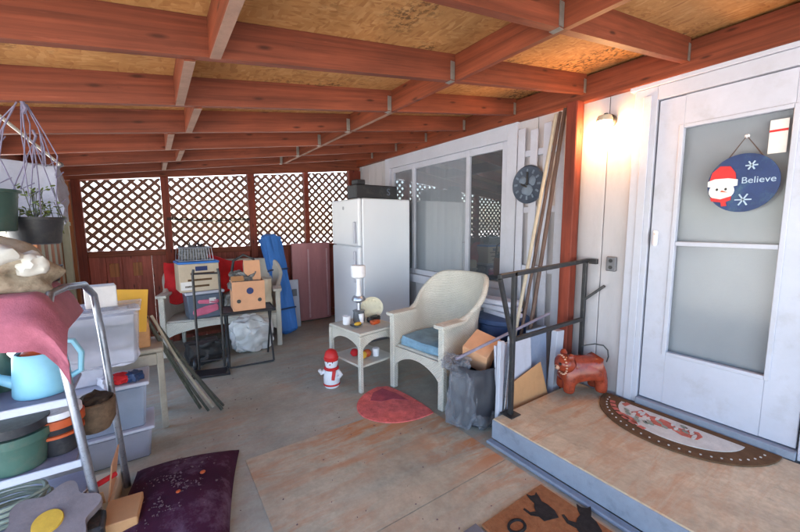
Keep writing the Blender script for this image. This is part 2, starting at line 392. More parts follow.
def tag(o, label, cat, group=None):
    o['label'] = label; o['category'] = cat
    if group: o['group'] = group
    return o
def thing(name, label, cat, loc=(0, 0, 0), rotz=0, group=None):
    o = bpy.data.objects.new(name, None); COL.objects.link(o)
    o.location = loc; o.rotation_euler = (0, 0, rotz); o.empty_display_size = .1
    return tag(o, label, cat, group)
def struct(o): o['kind'] = 'structure'; return o
def text(body, size, mat, parent, mw, name='lettering', ext=.0015):
    cu = bpy.data.curves.new(name, 'FONT'); cu.body = body; cu.size = size; cu.extrude = ext
    cu.align_x = 'CENTER'; cu.align_y = 'CENTER'
    cu.materials.append(M[mat])
    tmp = bpy.data.objects.new('tmp', cu); COL.objects.link(tmp)
    me = bpy.data.meshes.new_from_object(tmp); me.name = name
    bpy.data.objects.remove(tmp); bpy.data.curves.remove(cu)
    o = bpy.data.objects.new(name, me); COL.objects.link(o); o.parent = parent; o.matrix_local = mw
    return o
def clip(poly, a, b, c):
    """keep a*x+b*y<=c"""
    out = []
    for i in range(len(poly)):
        p, q = poly[i], poly[(i + 1) % len(poly)]
        dp = a * p[0] + b * p[1] - c; dq = a * q[0] + b * q[1] - c
        if dp <= 0: out.append(p)
        if dp * dq < 0:
            t = dp / (dp - dq); out.append((p[0] + t * (q[0] - p[0]), p[1] + t * (q[1] - p[1])))
    return out
def arc(cx, cy, r, a0, a1, n): return [(cx + r * math.cos(a0 + (a1 - a0) * i / n), cy + r * math.sin(a0 + (a1 - a0) * i / n)) for i in range(n + 1)]
XZ = lambda y: Matrix.Translation((0, y, 0)) @ Matrix.Rotation(R(90), 4, 'X')     # local xy -> world xz, thickness towards -y
FACE_W = lambda x, y, z: Matrix.Translation((x, y, z)) @ Euler((R(90), 0, R(-90))).to_matrix().to_4x4()   # local x -> -y, y -> z, z -> -x

# roof plane: underside of the joists
RS = .143
def zr(x, up=0): return 2.245 + RS * (x - 1.4587) + up
JY = [.929 + .641 * i for i in range(-3, 7)]

# ------------------------------------------------------------------ world, ground, floor
w = bpy.data.worlds.new('World'); S.world = w; w.use_nodes = True
wt = w.node_tree; bg = wt.nodes['Background']; sky = wt.nodes.new('ShaderNodeTexSky')
sky.sky_type = 'NISHITA'; sky.sun_disc = False
SUN_EL, SUN_AZ = R(60), R(72)      # azimuth from +y towards +x: the sun stands over the house
sky.sun_elevation = SUN_EL; sky.sun_rotation = SUN_AZ
wt.links.new(sky.outputs['Color'], bg.inputs['Color']); bg.inputs['Strength'].default_value = .15
sl = bpy.data.lights.new('sun', 'SUN'); sl.energy = 5.0; sl.angle = R(.5); sl.color = (1, .96, .9)
so = bpy.data.objects.new('sun', sl); COL.objects.link(so)
d = Vector((math.sin(SUN_AZ) * math.cos(SUN_EL), math.cos(SUN_AZ) * math.cos(SUN_EL), math.sin(SUN_EL)))
so.rotation_euler = d.to_track_quat('Z', 'Y').to_euler()

struct(MB().sheet(lambda u, v: Vector((-60 + 120 * u, -60 + 120 * v, -.05)), 8, 8, 0).build('ground', 'ground'))
struct(MB().span(-.95, 2.9, -2.2, 5.45, -.12, 0, 0).build('porch_floor', 'floor'))
b = MB(); b.span(.375, 1.70, 1.341, 2.255, .001, .004, .0005); b.span(.376, 1.705, -.35, 1.335, .001, .0045, .0005)
struct(b.build('floor_sheets', 'ply'))

# ------------------------------------------------------------------ house front
XW = 2.85
house = thing('house_front', 'white board siding house wall with glazed door and wide window', 'house', (XW, 1, 0))
def H(x0, x1, y0, y1, z0, z1, b, bev=.003): b.span(x0 - XW, x1 - XW, y0 - 1, y1 - 1, z0, z1, bev)
b = MB()
WY0, WY1, WZ0, WZ1 = 2.30, 4.36, .80, 2.24         # window opening
DY0, DY1, DZ1 = .27, 1.09, 2.29                    # door opening
y = -2.2
edges = []
while y < 5.4:
    edges.append((y, min(y + .2, 5.45))); y += .2
def band(ya, yb, z0, z1):
    for (a, c) in edges:
        a2, c2 = max(a, ya), min(c, yb)
        if c2 - a2 > .01: H(XW, XW + .02, a2 + .003, c2 - .003, z0, z1, b, .004)
for (ya, yb, z0, z1) in ((-2.2, DY0, 0, 2.75), (DY0, DY1, DZ1, 2.75), (DY1, WY0, 0, 2.75), (WY0, WY1, 0, WZ0), (WY0, WY1, WZ1, 2.75), (WY1, 5.45, 0, 2.75)):
    band(ya, yb, z0, z1); H(XW + .021, XW + .12, ya, yb, z0, z1, b, 0)
H(2.98, 3.0, -4.0, 5.45, -.05, 3.4, b, 0); H(2.87, 2.979, -4.0, -2.205, -.05, 3.4, b, 0); H(2.872, 2.979, -2.2, 5.45, 2.751, 3.4, b, 0); H(2.872, 2.979, DY0, DY1, -.05, .155, b, 0)
b.build('wall', 'siding', house)
# door
b = MB()
H(2.815, 2.868, DY1 - .012, 1.215, .157, 2.35, b); H(2.815, 2.868, .13, DY0 + .012, .157, 2.35, b)
H(2.812, 2.868, DY0 + .013, DY1 - .013, 2.262, 2.35, b); H(2.800, 2.848, .10, 1.245, 2.352, 2.395, b)
H(2.805, 2.814, 1.11, 1.16, .16, 2.3, b)
b.build('door_trim', 'trim', house)
b = MB(); H(2.79, 2.90, DY0 + .015, DY1 - .015, .159, .205, b); b.build('threshold', 'bluepaint', house)
GY0, GY1, GZ0, GZ1 = .443, .925, .575, 2.055
door = None
b = MB()
H(2.832, 2.872, GY1, DY1 - .022, .212, 2.255, b); H(2.832, 2.872, DY0 + .022, GY0, .212, 2.255, b)
H(2.832, 2.872, GY0, GY1, .212, GZ0, b, 0); H(2.832, 2.872, GY0, GY1, GZ1, 2.255, b, 0)
door = b.build('door', 'white', house)
b = MB()
for (ya, yb, z0, z1) in ((GY1 - .002, GY1 + .022, GZ0 - .02, GZ1 + .02), (GY0 - .022, GY0 + .002, GZ0 - .02, GZ1 + .02), (GY0 + .003, GY1 - .003, GZ1 - .004, GZ1 + .02), (GY0 + .003, GY1 - .003, GZ0 - .02, GZ0 + .004)):
    H(2.822, 2.831, ya, yb, z0, z1, b, .003)
H(2.826, 2.856, GY0 + .003, GY1 - .003, 1.302, 1.330, b, .003)
b.build('glazing_frame', 'trim', door)
b = MB(); b.sheet(lambda u, v: Vector((2.859 - XW, GY0 + .001 - 1 + (GY1 - GY0 - .002) * u, GZ0 + .001 + (GZ1 - GZ0 - .002) * v)), 1, 1, 0); b.build('glass_pane', 'doorglass', door)
b = MB(); H(2.90, 2.93, DY0, DY1, .157, 2.29, b, 0)
b.build('inner_door', 'innerdoor', house)
b = MB(); H(2.80, 2.831, 1.02, 1.045, 1.30, 1.40, b, .006); b.tube([(2.80 - XW, .03, 1.38), (2.775 - XW, .02, 1.37), (2.775 - XW, .02, 1.30)], .007)
b.build('handle', 'ceramic', door)
st = MB(); H(2.8525, 2.857, .462, .535, 1.83, 2.01, st, .0006); st_o = st.build('sticker', 'signwhite', door)
st = MB(); H(2.8505, 2.852, .462, .535, 1.945, 1.957, st, 0); st.build('sticker_stripe', 'signred', door)
# window
b = MB()
H(2.812, 2.868, 2.19, WY0 + .004, WZ0 - .1, WZ1 + .14, b); H(2.812, 2.868, WY1 - .004, WY1 + .11, WZ0 - .1, WZ1 + .14, b)
H(2.811, 2.868, WY0 + .005, WY1 - .005, WZ1 - .002, WZ1 + .14, b); H(2.79, 2.868, WY0 + .005, WY1 - .005, WZ0 - .10, WZ0 + .004, b)
b.build('window_trim', 'trim', house)
b = MB()
for (ya, yb) in ((WY0 + .006, WY0 + .075), (2.815, 2.865), (3.80, 3.85), (WY1 - .075, WY1 - .006)): H(2.835, 2.875, ya, yb, WZ0 + .006, WZ1 - .004, b)
for (z0, z1) in ((WZ0 + .006, WZ0 + .07), (WZ1 - .07, WZ1 - .004)):
    for (ya, yb) in ((WY0 + .0755, 2.8145), (2.8655, 3.7995), (3.8505, WY1 - .0755)): H(2.836, 2.874, ya, yb, z0, z1, b)
win = b.build('window', 'trim', house)
for i, (ya, yb) in enumerate(((WY0 + .076, 2.814), (2.866, 3.799), (3.851, WY1 - .076))):
    b = MB(); b.sheet(lambda u, v: Vector((2.855 - XW, ya - 1 + (yb - ya) * u, WZ0 + .071 + (WZ1 - WZ0 - .142) * v)), 1, 1, 0); b.build('glass_pane', 'glass', win)
b = MB(); H(2.96, 2.97, WY0, WY1, WZ0, WZ1, b, 0); b.build('dim_room', 'darkroom', house)
b = MB(); b.sheet(lambda u, v: Vector((2.885 - XW + .002 * math.sin(u * 70) + .002 * math.sin(u * 23), 2.85 - 1 + 1.44 * u, WZ0 + .04 + (WZ1 - WZ0 - .08) * v)), 90, 4, .002)
b.build('curtain', 'curtain', house)
b = MB(); H(2.876, 2.879, WY0 + .07, 2.82, WZ0 + .06, WZ1 - .06, b, 0); b.build('window_screen', 'screen', win)

# ------------------------------------------------------------------ roof
roof = thing('porch_roof', 'red stained joist porch roof under bare strand board decking', 'roof', (1.4587, 2, 2.4))
def RP(x, y, z): return Vector((x - 1.4587, y - 2, z - 2.4))
JH = .14
def slope_box(b, x0, x1, y0, y1, lo=0, hi=JH):
    P = [(x0 - 1.4587, zr(x0, lo) - 2.4), (x1 - 1.4587, zr(x1, lo) - 2.4), (x1 - 1.4587, zr(x1, hi) - 2.4), (x0 - 1.4587, zr(x0, hi) - 2.4)]
    b.prism(P, y1 - y0, Matrix.Translation((0, y1 - 2, 0)) @ Matrix.Rotation(R(90), 4, 'X'))
    return b
b = MB(); slope_box(b, -.86, 2.90, -1.25, 5.5, JH + .001, JH + .014); b.build('roof_deck', 'osb', roof)
b = MB(); slope_box(b, -.88, 2.90, -1.27, 5.52, JH + .016, JH + .03); b.build('roofing', 'greypaint', roof)
for i, y in enumerate(JY):
    for (x0, x1) in ((-.82, 1.438), (1.4795, 2.785)):
        j = slope_box(MB(), x0, x1, y - .019, y + .019).build('joist', 'red_joist', roof)
        if x1 < 2:
            h = MB()
            for sgn in (-1, 1): h.box(RP(x1 - .018, y + sgn * .0215, zr(x1) + .05), (.03, .003, .095), bev=0)
            h.box(RP(x1 - .018, y, zr(x1 - .018) - .002), (.03, .046, .003), bev=0)
            h.build('joist_hanger', 'galv', j)
        else:
            h = MB()
            for sgn in (-1, 1): h.box(RP(x1 - .02, y + sgn * .0215, zr(x1) + .05), (.03, .003, .1), bev=0)
            h.build('joist_hanger', 'galv', j)
for i in range(len(JY) - 1):
    y0, y1 = JY[i] + .0192, JY[i + 1] - .0192
    o = slope_box(MB(), 1.4392, 1.4783, y0 - .0385, y1, -.002, JH - .001) if False else slope_box(MB(), 1.4395, 1.478, y0 - .038, y1, 0, JH - .001)
    o.build('blocking', 'red_y', roof)
    xb = (.155, .245)[(i + len(JY)) % 2] + random.uniform(-.012, .012)
    k = slope_box(MB(), xb - .019, xb + .019, y0, y1, -.003, JH - .002).build('blocking', 'red_y', roof)
    e = slope_box(MB(), xb - .0185, xb + .0185, y0 + .005, y1 - .005, -.0055, -.0035).build('pale_edge', 'edge_pale', k)  # thin paler strip along the underside of the blocking
    if i > 4:
        slope_box(MB(), 1.440, 1.4775, y0, y1 - .005, -.0025, -.0005).build('pale_edge', 'edge_pale', roof)
b = MB(); b.box(RP(2.8175, 2.11, 2.47), (.058, 6.6, .185)); b.build('ledger', 'red_y', roof)
b = MB(); slope_box(b, -.82, 2.78, 5.335, 5.37); b.build('rim_joist', 'red_x', roof)
b = MB(); b.box(RP(-.84, 2.11, zr(-.84) + .06), (.038, 6.6, .16)); b.build('fascia', 'red_y', roof)

pp = thing('porch_post', 'square red timber post beside the lit wall lamp', 'post', (2.735, 1.60, 0))
MB().span(-.045, .045, -.045, .045, 0, 2.374, .005).build('post', 'red_z', pp)

# ------------------------------------------------------------------ lattice fence
FY = 5.29
fence = thing('lattice_fence', 'red board fence topped with diagonal brown lattice panels', 'fence', (1, FY, 0))
ztop = lambda x: 1.944 + .106 * (x + .66)
posts = [(-.66, .08), (.156, .085), (1.148, .09), (1.924, .065), (2.665, .08)]
for (x, wd) in posts:
    b = MB(); b.span(x - wd / 2 - 1, x + wd / 2 - 1, -.045, .045, 0, ztop(x) + .01); b.build('post', 'red_z', fence)
for (xa, wa), (xb, wb) in zip(posts[:-1], posts[1:]):
    x0, x1 = xa + wa / 2 + .002, xb - wb / 2 - .002
    Z0 = 1.172
    b = MB(); pitch = .0795
    for sgn, yy in ((1, -.002), (-1, .010)):
        k0 = -60
        for k in range(-80, 80):
            # strip along direction (1,sgn): centre line  sgn*x - z = c
            c = k * pitch * math.sqrt(2)
            hw = .0176  # slats narrowed, light bloom through the holes built into their shape
            L = 6
            dx, dz = 1 / math.sqrt(2), sgn / math.sqrt(2); nx, nz = -dz, dx
            ox, oz = 0.0, -c
            poly = [(ox - L * dx - hw * nx, oz - L * dz - hw * nz), (ox + L * dx - hw * nx, oz + L * dz - hw * nz), (ox + L * dx + hw * nx, oz + L * dz + hw * nz), (ox - L * dx + hw * nx, oz - L * dz + hw * nz)]
            poly = clip(poly, -1, 0, -x0); poly = clip(poly, 1, 0, x1) if poly else poly
            poly = clip(poly, 0, -1, -Z0) if poly else poly
            poly = clip(poly, -.106, 1, ztop(0)) if poly else poly
            if len(poly) >= 3: b.prism([(p[0] - 1, p[1]) for p in poly], .009, Matrix.Translation((0, yy, 0)) @ Matrix.Rotation(R(90), 4, 'X'))
    b.build('lattice_panel', 'lattice', fence)
    for z_ in (1.10, .06): MB().span(x0 - 1, x1 - 1, -.03, .03, z_, z_ + .07).build('rail', 'red_x', fence)
    b = MB(); n = max(2, round((x1 - x0) / .14)); st_ = (x1 - x0) / n
    for i in range(n): b.span(x0 + i * st_ - 1 - (.008 if i == 0 else 0), x0 + (i + 1) * st_ - 1 + (.008 if i == n - 1 else -.0003), .032, .05, .0, 1.168, .005)
    b.build('board_panel', 'fence_red', fence)
b = MB(); P = [(-.7 - 1, ztop(-.7) + .004), (2.7 - 1, ztop(2.7) + .004), (2.7 - 1, zr(2.7) - .003), (-.62 - 1, zr(-.62) + .0)]
P = [(-1.82, ztop(-.82) + .012), (1.845, ztop(2.84) + .012), (1.845, zr(2.84) + .10), (-1.82, zr(-.82) + .10)]
b.prism(P, .03, Matrix.Translation((0, .03, 0)) @ Matrix.Rotation(R(90), 4, 'X')); b.build('header_board', 'red_x', fence)
MB().span(1.707, 1.845, -.02, .02, 0, 2.32).build('end_board', 'red_z', fence)
for x in (-.40, -.18): MB().span(x - .045 - 1, x + .045 - 1, .020, .031, .86, 1.02).build('patch_board', 'tan_timber', fence)
b = MB(); pts = [(.15 + .95 * i / 14, FY - .055, 1.535 - .02 * math.sin(PI * i / 14) + .004 * math.sin(i * 2.2)) for i in range(15)]
b.tube(pts, .010, 6); b.tube([(p[0], p[1], p[2] + .02) for p in pts], .004, 5)
tag(b.build('strung_cable', 'black'), 'dark cable strung across the lattice between two red posts', 'cable')
sp = thing('side_frame', 'pale green timber side frame at the fence corner', 'frame', (-.74, 5.0, 0))
MB().span(-.03, .03, -.03, .03, 0, 1.93).build('post', 'palepost', sp)
MB().span(-.02, .02, .031, .18, 1.46, 1.50).build('rail', 'palepost', sp)
MB().span(-.035, .035, .182, .30, 0, 1.93).build('corner_board', 'tan_timber', sp)
MB().span(-.015, -.005, .032, .181, 0, 1.455, 0).build('infill_board', 'palepost', sp)
MB().span(-.015, -.005, .032, .181, 1.505, 1.93, 0).build('infill_board', 'tan_timber', sp)
for k in range(9): MB().span(-.062, -.032, -.06 - .115 * k, .045 - .115 * k, .0, 1.90).build('board', ('tan_timber', 'palepost')[k % 2], sp)

# ------------------------------------------------------------------ landing, rail, mats
land = thing('entry_landing', 'low timber landing with blue grey painted edge below the door', 'step', (2.3, 0, 0))
MB().span(1.792 - 2.3, 2.788 - 2.3, -2.0, 1.522, .125, .157, .004).build('deck', 'landing', land)
MB().span(1.786 - 2.3, 1.81 - 2.3, -2.0, 1.526, .02, .150, .004).build('fascia', 'bluepaint', land)
MB().span(1.812 - 2.3, 2.788 - 2.3, 1.502, 1.525, .0, .124, .004).build('side_board', 'bluepaint', land)
MB().span(1.735 - 2.3, 1.785 - 2.3, -2.0, 1.53, .0, .022, .006).build('foot_strip', 'bluepaint', land)

hr = thing('handrail', 'black square tube handrail on the landing edge', 'railing', (1.93, 1.49, .157))
def sq(b, p, q, t=.03):
    p, q = Vector(p), Vector(q); dv = q - p
    rot = dv.to_track_quat('Z', 'Y').to_euler(); b.box((p + q) / 2, (t, t, dv.length), rot, .003)
b = MB(); sq(b, (0, 0, 0), (0, 0, .985)); b.span(-.05, .05, -.05, .05, 0, .008); b.build('post', 'black', hr)
b = MB(); sq(b, (.865, 0, .22), (.865, 0, 1.0)); b.build('post', 'black', hr)
b = MB(); sq(b, (-.15, 0, .965), (.90, 0, 1.005)); b.build('top_rail', 'black', hr)
b = MB(); sq(b, (0.02, 0, .525), (.86, 0, .535), .028); b.build('lower_rail', 'black', hr)
b = MB(); sq(b, (-.14, .001, .95), (-.005, .001, .53), .026); b.build('brace', 'black', hr)
b = MB(); sq(b, (.86, -.016, .70), (.90, -.14, .82), .02); b.build('wall_bracket', 'black', hr)
MB().box((.90, -.045, 1.0), (.03, .06, .04)).build('end_clip', 'black', hr)

mat = thing('entry_mat', 'half round mat with brown dotted border and faded rooster print', 'doormat', (2.775, .80, .158))
def half(rx, ry, off=0, n=28): return [(-off - rx * math.sin(PI * i / n), ry * math.cos(PI * i / n)) for i in range(n + 1)]
MB().prism(half(.43, .47), .010).build('border', 'matbrown', mat)
MB().prism([(x, y * 1.0) for x, y in half(.27, .33, .06)], .0035, Matrix.Translation((0, 0, .0105))).build('field', 'matcream', mat)
b = MB()
for i in range(1, 27):
    a = PI * i / 27
    b.lathe([(.0055, 0), (.0055, .003)], (-.375 * math.sin(a) - .02, .415 * math.cos(a), .0102), 8)
b.build('border_dots', 'matcream', mat)
b = MB(); T = Matrix.Translation((0, 0, .0142))
b.prism([(-.16 + .055 * math.cos(a), .06 + .09 * math.sin(a)) for a in [2 * PI * i / 14 for i in range(14)]], .002, T)
b.prism([(-.12, .13), (-.08, .19), (-.13, .2), (-.17, .22), (-.2, .17), (-.17, .13)], .0025, T)
b.prism([(-.15, -.02), (-.10, -.13), (-.14, -.16), (-.2, -.15), (-.22, -.08), (-.19, -.02)], .0022, T)
b.prism([(-.25, .16), (-.23, .25), (-.27, .22), (-.31, .12)], .002, T)
b.prism([(-.06, .27), (-.05, .30), (-.1, .31), (-.12, .28)], .002, T)
b.build('rooster_print', 'matred', mat)
b = MB(); T2 = Matrix.Translation((0, 0, .0168)); random.seed(17)
for k in range(16):
    cx_, cy_ = -.17 + random.uniform(-.06, .06), .05 + random.uniform(-.2, .16); q_ = random.uniform(0, 3)
    b.prism([(cx_ + .022 * math.cos(q_ + a) * (1.6 if k % 2 else 1), cy_ + .010 * math.sin(q_ + a)) for a in [2 * PI * i / 9 for i in range(9)]], .0012 + .0002 * k, T2)
b.build('feather_print', ('matbrown', 'matcream')[1], mat)
b = MB()
for k in range(12):
    cx_, cy_ = -.17 + random.uniform(-.09, .08), .03 + random.uniform(-.24, .24)
    b.prism([(cx_ + .016 * math.cos(a), cy_ + .022 * math.sin(a + .6)) for a in [2 * PI * i / 7 for i in range(7)]], .0016 + .0002 * k, T2)
b.build('leaf_print', 'hose', mat)
b = MB()
for k in range(7):
    a = PI * (.12 + .1 * k * .5); b.prism([(-.325 * math.sin(a + q) * r_ , .385 * math.cos(a + q) * r_) for (q, r_) in ((-.05, .97), (.05, .97), (.05, 1.06), (-.05, 1.06))], .002, T)
b.build('edge_print', 'matred', mat)

cm = thing('cat_mat', 'orange coir mat with black cat silhouettes in front of the step', 'doormat', (1.20, .35, .0085))
MB().span(0, .475, 0, .725, 0, .013, .004).build('pad', 'coir', cm)
cat_sit = [(-.045, 0), (.05, 0), (.062, .05), (.05, .10), (.032, .13), (.04, .165), (.045, .205), (.022, .185), (-.004, .185), (-.024, .205), (-.026, .165), (-.02, .13), (-.04, .10), (-.052, .07), (-.085, .075), (-.10, .11), (-.113, .105), (-.095, .055), (-.055, .035)]
for (px, py, rz, sc) in ((1.50, .90, -20, .85), (1.56, .74, -50, .95), (1.40, .58, 10, .9)):
    mm = Matrix.Translation((px - 1.20, py - .35, .0132)) @ Matrix.Rotation(R(rz), 4, 'Z') @ Matrix.Scale(sc, 4)
    MB().prism(cat_sit, .003, mm).build('cat_print', 'catprint', cm)
b = MB()
for (px, py, r0) in ((1.33, .97, .045), (1.62, .66, .05), (1.28, .80, .04)):
    o_ = [(px - 1.20 + r0 * math.cos(a), py - .35 + r0 * .7 * math.sin(a)) for a in [2 * PI * i / 18 for i in range(18)]]
    b.tube([(x, y, .0135) for x, y in o_], .008, 5, True)
b.build('paw_ring_print', 'catprint', cm)
b = MB(); b.span(-.17, 0, -.6, 0, 0, .006); tag(b.build('boot_tray', 'greypaint', None, (1.19, 1.10, .0085)), 'thin grey floor tray beside the orange cat mat', 'tray')
# red D shaped rug
rug = thing('red_rug', 'red half round rug with mauve patch before the wicker chair', 'rug', (1.655, 2.335, 0))
P = [(.0, -.32)] + [(-.44 * math.sin(PI * i / 26) ** .9, -.32 * math.cos(PI * i / 26)) for i in range(1, 26)] + [(.015, .27), (.035, .15), (.04, .0), (.03, -.16), (.018, -.26)]
MB().prism(P, .011, Matrix.Rotation(R(6), 4, 'Z')).build('pile', 'redrug', rug)
MB().prism([(-.05, .26), (-.16, .25), (-.26, .15), (-.2, .08), (-.1, .05), (-.02, -.05), (-.015, .1)], .002, Matrix.Translation((0, 0, .0115)) @ Matrix.Rotation(R(6), 4, 'Z')).build('patch', 'mauverug', rug)

# ------------------------------------------------------------------ wall things
lamp = thing('wall_lamp', 'lit wall lantern glowing warm beside the red post', 'lamp', (2.85, 1.39, 2.13))
MB().lathe([(.05, 0), (.05, .02), (.03, .03)], (-.002, 0, .07), 20, (0, R(-90), 0)).build('back_plate', 'black', lamp)
MB().lathe([(.01, .105), (.045, .098), (.054, .075), (.052, .06)], (-.085, 0, 0)).build('cap', 'pole_tan', lamp)
b = MB(); b.tube([(-.02, 0, .09), (-.06, 0, .115), (-.085, 0, .108)], .01); b.build('arm', 'black', lamp)
MB().lathe([(.046, .058), (.05, .0), (.045, -.05), (.025, -.075), (.0, -.08)], (-.085, 0, 0)).build('glass_jar', 'jar', lamp)
so_ = thing('wall_socket', 'small grey outdoor socket box on the white wall', 'socket', (2.85, 1.313, 1.148))
MB().span(-.03, 0, -.035, .035, -.055, .055, .006).build('box', 'greypaint', so_)
b = MB()
for zz in (-.025, .025): b.lathe([(.014, 0), (.014, .004)], (-.0305, 0, zz), 12, (0, R(-90), 0))
b.build('outlet_face', 'black', so_)

tr = thing('picket_trellis', 'white slatted trellis mounted between window and red post', 'trellis', (2.845, 1.945, 0))
for i, y in enumerate((-.205, -.075, .055, .185)): MB().span(-.05, -.033, y - .036, y + .036, .55, 2.30 if i % 2 else 2.27).build('slat', 'white', tr)
for z in (1.02, 1.55, 2.05): MB().span(-.031, -.004, -.245, .235, z, z + .055).build('rail', 'white', tr)
cl = thing('round_plaque', 'round slate blue plaque hanging on the white trellis', 'plaque', (2.785, 2.03, 1.80))
MB().lathe([(.165, 0), (.168, .01), (.155, .022), (.14, .018), (0, .018)], (0, 0, 0), 36, (0, R(-90), 0)).build('disc', 'slate', cl)
b = MB()
for i in range(12):
    a = 2 * PI * i / 12; b.box((-.023, .118 * math.sin(a), .118 * math.cos(a)), (.006, .018, .034), (-a, 0, 0), .001)
b.ball((-.02, .0, -.05), (.01, .06, .05), 2, .2); b.ball((-.02, .05, .04), (.01, .04, .035), 2, .2); b.ball((-.02, -.05, .03), (.01, .035, .045), 2, .2)
b.build('relief', 'slate_light', cl)
b = MB(); b.box((-.026, 0, .05), (.006, .018, .12)); b.box((-.026, .03, -.01), (.006, .075, .016), (R(25), 0, 0)); b.build('hands', 'black', cl)

sg = thing('winter_sign', 'oval blue winter sign hung on the glazed door', 'sign', (2.815, .618, 1.678))
MB().prism([(.155 * math.cos(a), .165 * math.sin(a)) for a in [2 * PI * i / 48 for i in range(48)]], .010, FACE_W(0, 0, 0)).build('board', 'signblue', sg)
b = MB(); b.tube([(-.005, .075, .135), (-.002, 0, .262), (-.005, -.085, .13)], .0035, 6); b.build('hanging_cord', 'pole_brown', sg)
MB().lathe([(.012, 0), (.009, .01), (.004, .02)], (0.004, 0, .262), 14, (0, R(-90), 0)).build('suction_hook', 'ceramic', sg)
def fp(pts, t, off, mat, nm): return MB().prism(pts, t, FACE_W(-off, 0, 0)).build(nm, mat, sg)
def ell(cx, cy, rx, ry, n=20): return [(cx + rx * math.cos(2 * PI * i / n), cy + ry * math.sin(2 * PI * i / n)) for i in range(n)]
fp([(-.145, .02), (-.135, .07), (-.10, .105), (-.055, .10), (-.03, .06), (-.025, .02)], .007, .0102, 'signred', 'cap')
fp([(-.152, -.01), (-.152, .02), (-.12, .032), (-.06, .032), (-.018, .022), (-.018, -.012), (-.05, -.02), (-.12, -.02)], .008, .0102, 'signwhite', 'cap_fur')
fp(ell(-.087, -.04, .058, .052), .006, .0102, 'signwhite', 'snow_face')
for sx in (-1, 1): fp(ell(-.087 + sx * .02, -.03, .006, .008, 10), .0075, .0102, 'black', 'eye')
fp([(-.092, -.045), (-.084, -.036), (-.055, -.050)], .008, .0102, 'terracotta', 'nose')
fp([(-.135, -.075), (-.087, -.088), (-.04, -.072), (-.042, -.095), (-.062, -.104), (-.058, -.128), (-.08, -.13), (-.085, -.106), (-.13, -.098)], .0085, .0102, 'signred', 'scarf')
text('Believe', .050, 'snow', sg, FACE_W(-.0112, -.068, .012))
for (cx, cy, rr) in ((.012, -.095, .036), (.035, .095, .026)):
    b = MB()
    for k in range(3):
        b.box((0, 0, 0), (rr * 2, .007, .004), (0, 0, k * PI / 3), 0)
    o = b.build('snowflake', 'snow', sg); o.matrix_local = FACE_W(-.0125, -cx, cy)

# ------------------------------------------------------------------ poles and boards by the wall
def leaning(name, label, cat, p, q, r, m, group=None):
    p, q = Vector(p), Vector(q)
    o = MB().tube([(0, 0, 0), tuple((q - p) * .5), tuple(q - p)], r, 10).build(name, m, None, p); return tag(o, label, cat, group)
leaning('brown_pole', 'brown pole leaning in the corner, nearest the red post', 'pole', (2.36, 1.745, 0), (2.765, 1.70, 2.36), .016, 'pole_brown')
leaning('brown_pole', 'brown pole leaning between the pale pole and another brown one', 'pole', (2.31, 1.80, 0), (2.755, 1.735, 2.34), .013, 'pole_brown')
leaning('pale_pole', 'thin tan pole leaning across the white trellis', 'pole', (2.22, 1.80, 0), (2.745, 1.765, 2.33), .014, 'pole_tan')
tag(MB().box((0, 0, .29), (.40, .018, .62), (R(-4), 0, 0)).build('white_board', 'white', None, (2.13, 1.62, 0)), 'white board standing beside the landing behind the handrail post', 'board')
tag(MB().box((0, 0, .31), (.24, .02, .64), (R(-3), 0, 0)).build('grey_board', 'tote', None, (2.46, 1.66, 0)), 'grey board standing between white board and red post', 'board')
tag(MB().box((0, 0, .30), (.10, .05, .60), (0, R(4), 0)).build('white_plank', 'trim', None, (2.62, 1.60, 0)), 'narrow white plank upright against the red post', 'plank')
tag(MB().box((0, 0, .17), (.40, .008, .30), (R(-6), R(-14), 0)).build('cardboard_sheet', 'card', None, (2.24, 1.572, 0.03)), 'brown cardboard sheet tilted beside the landing', 'cardboard')
leaning('white_pipe', 'long thin pale pipe lying over the waste bag and boards', 'pipe', (1.62, 1.70, .555), (2.60, 1.66, .73), .011, 'tote_lav')
tag(MB().box((0, 0, .32), (.045, .03, .64), (R(-6), R(8), 0)).build('pale_strip', 'trim', None, (1.92, 1.58, 0)), 'pale timber strip upright behind the handrail front post', 'strip')
tag(MB().box((0, 0, .33), (.025, .03, .66), (R(-5), R(12), 0)).build('metal_strip', 'steel', None, (1.99, 1.58, 0)), 'slim metal strip upright beside the pale timber strip', 'strip')

bn = thing('waste_bag', 'charcoal waste bag wrapped in crumpled clear plastic beside the step', 'bag', (1.90, 1.80, 0))
wob = lambda a, z: 1 + .10 * noise.noise(Vector((math.cos(a) * 2.2, math.sin(a) * 2.2, z * 5))) + .05 * noise.noise(Vector((math.cos(a) * 7, math.sin(a) * 7, z * 9)))
prof = [(.13, 0), (.155, .012)] + [(.16 + .02 * math.sin(PI * i / 12), .02 + .40 * i / 12) for i in range(13)] + [(.17, .445), (.155, .43), (.145, .30), (.12, .05), (0, .05)]
MB().lathe(prof, (0, 0, 0), 56, wob=wob).build('body', 'binblack', bn)
MB().soft((-.15, -.035, .205), (.13, .20, .42), (R(3), R(7), R(24)), .035, 71, 20, .55).build('liner', 'liner', bn)
MB().soft((-.02, -.14, .07), (.22, .09, .14), (0, 0, R(-6)), .03, 72, 16, .6).build('liner', 'liner', bn)
MB().soft((-.13, .06, .43), (.14, .20, .10), (0, R(-20), R(10)), .03, 73, 14, .55).build('liner', 'liner', bn)
cb = thing('open_carton', 'small tan carton tilted in the mouth of the charcoal waste bag', 'box', (2.0, 1.83, .46), R(12))
MB().box((0, 0, .03), (.22, .20, .18), (R(16), R(-24), 0)).build('body', 'card_orange', cb)
MB().box((.08, .02, -.06), (.16, .14, .16), (R(10), R(-20), 0)).build('inner_box', 'card', cb)
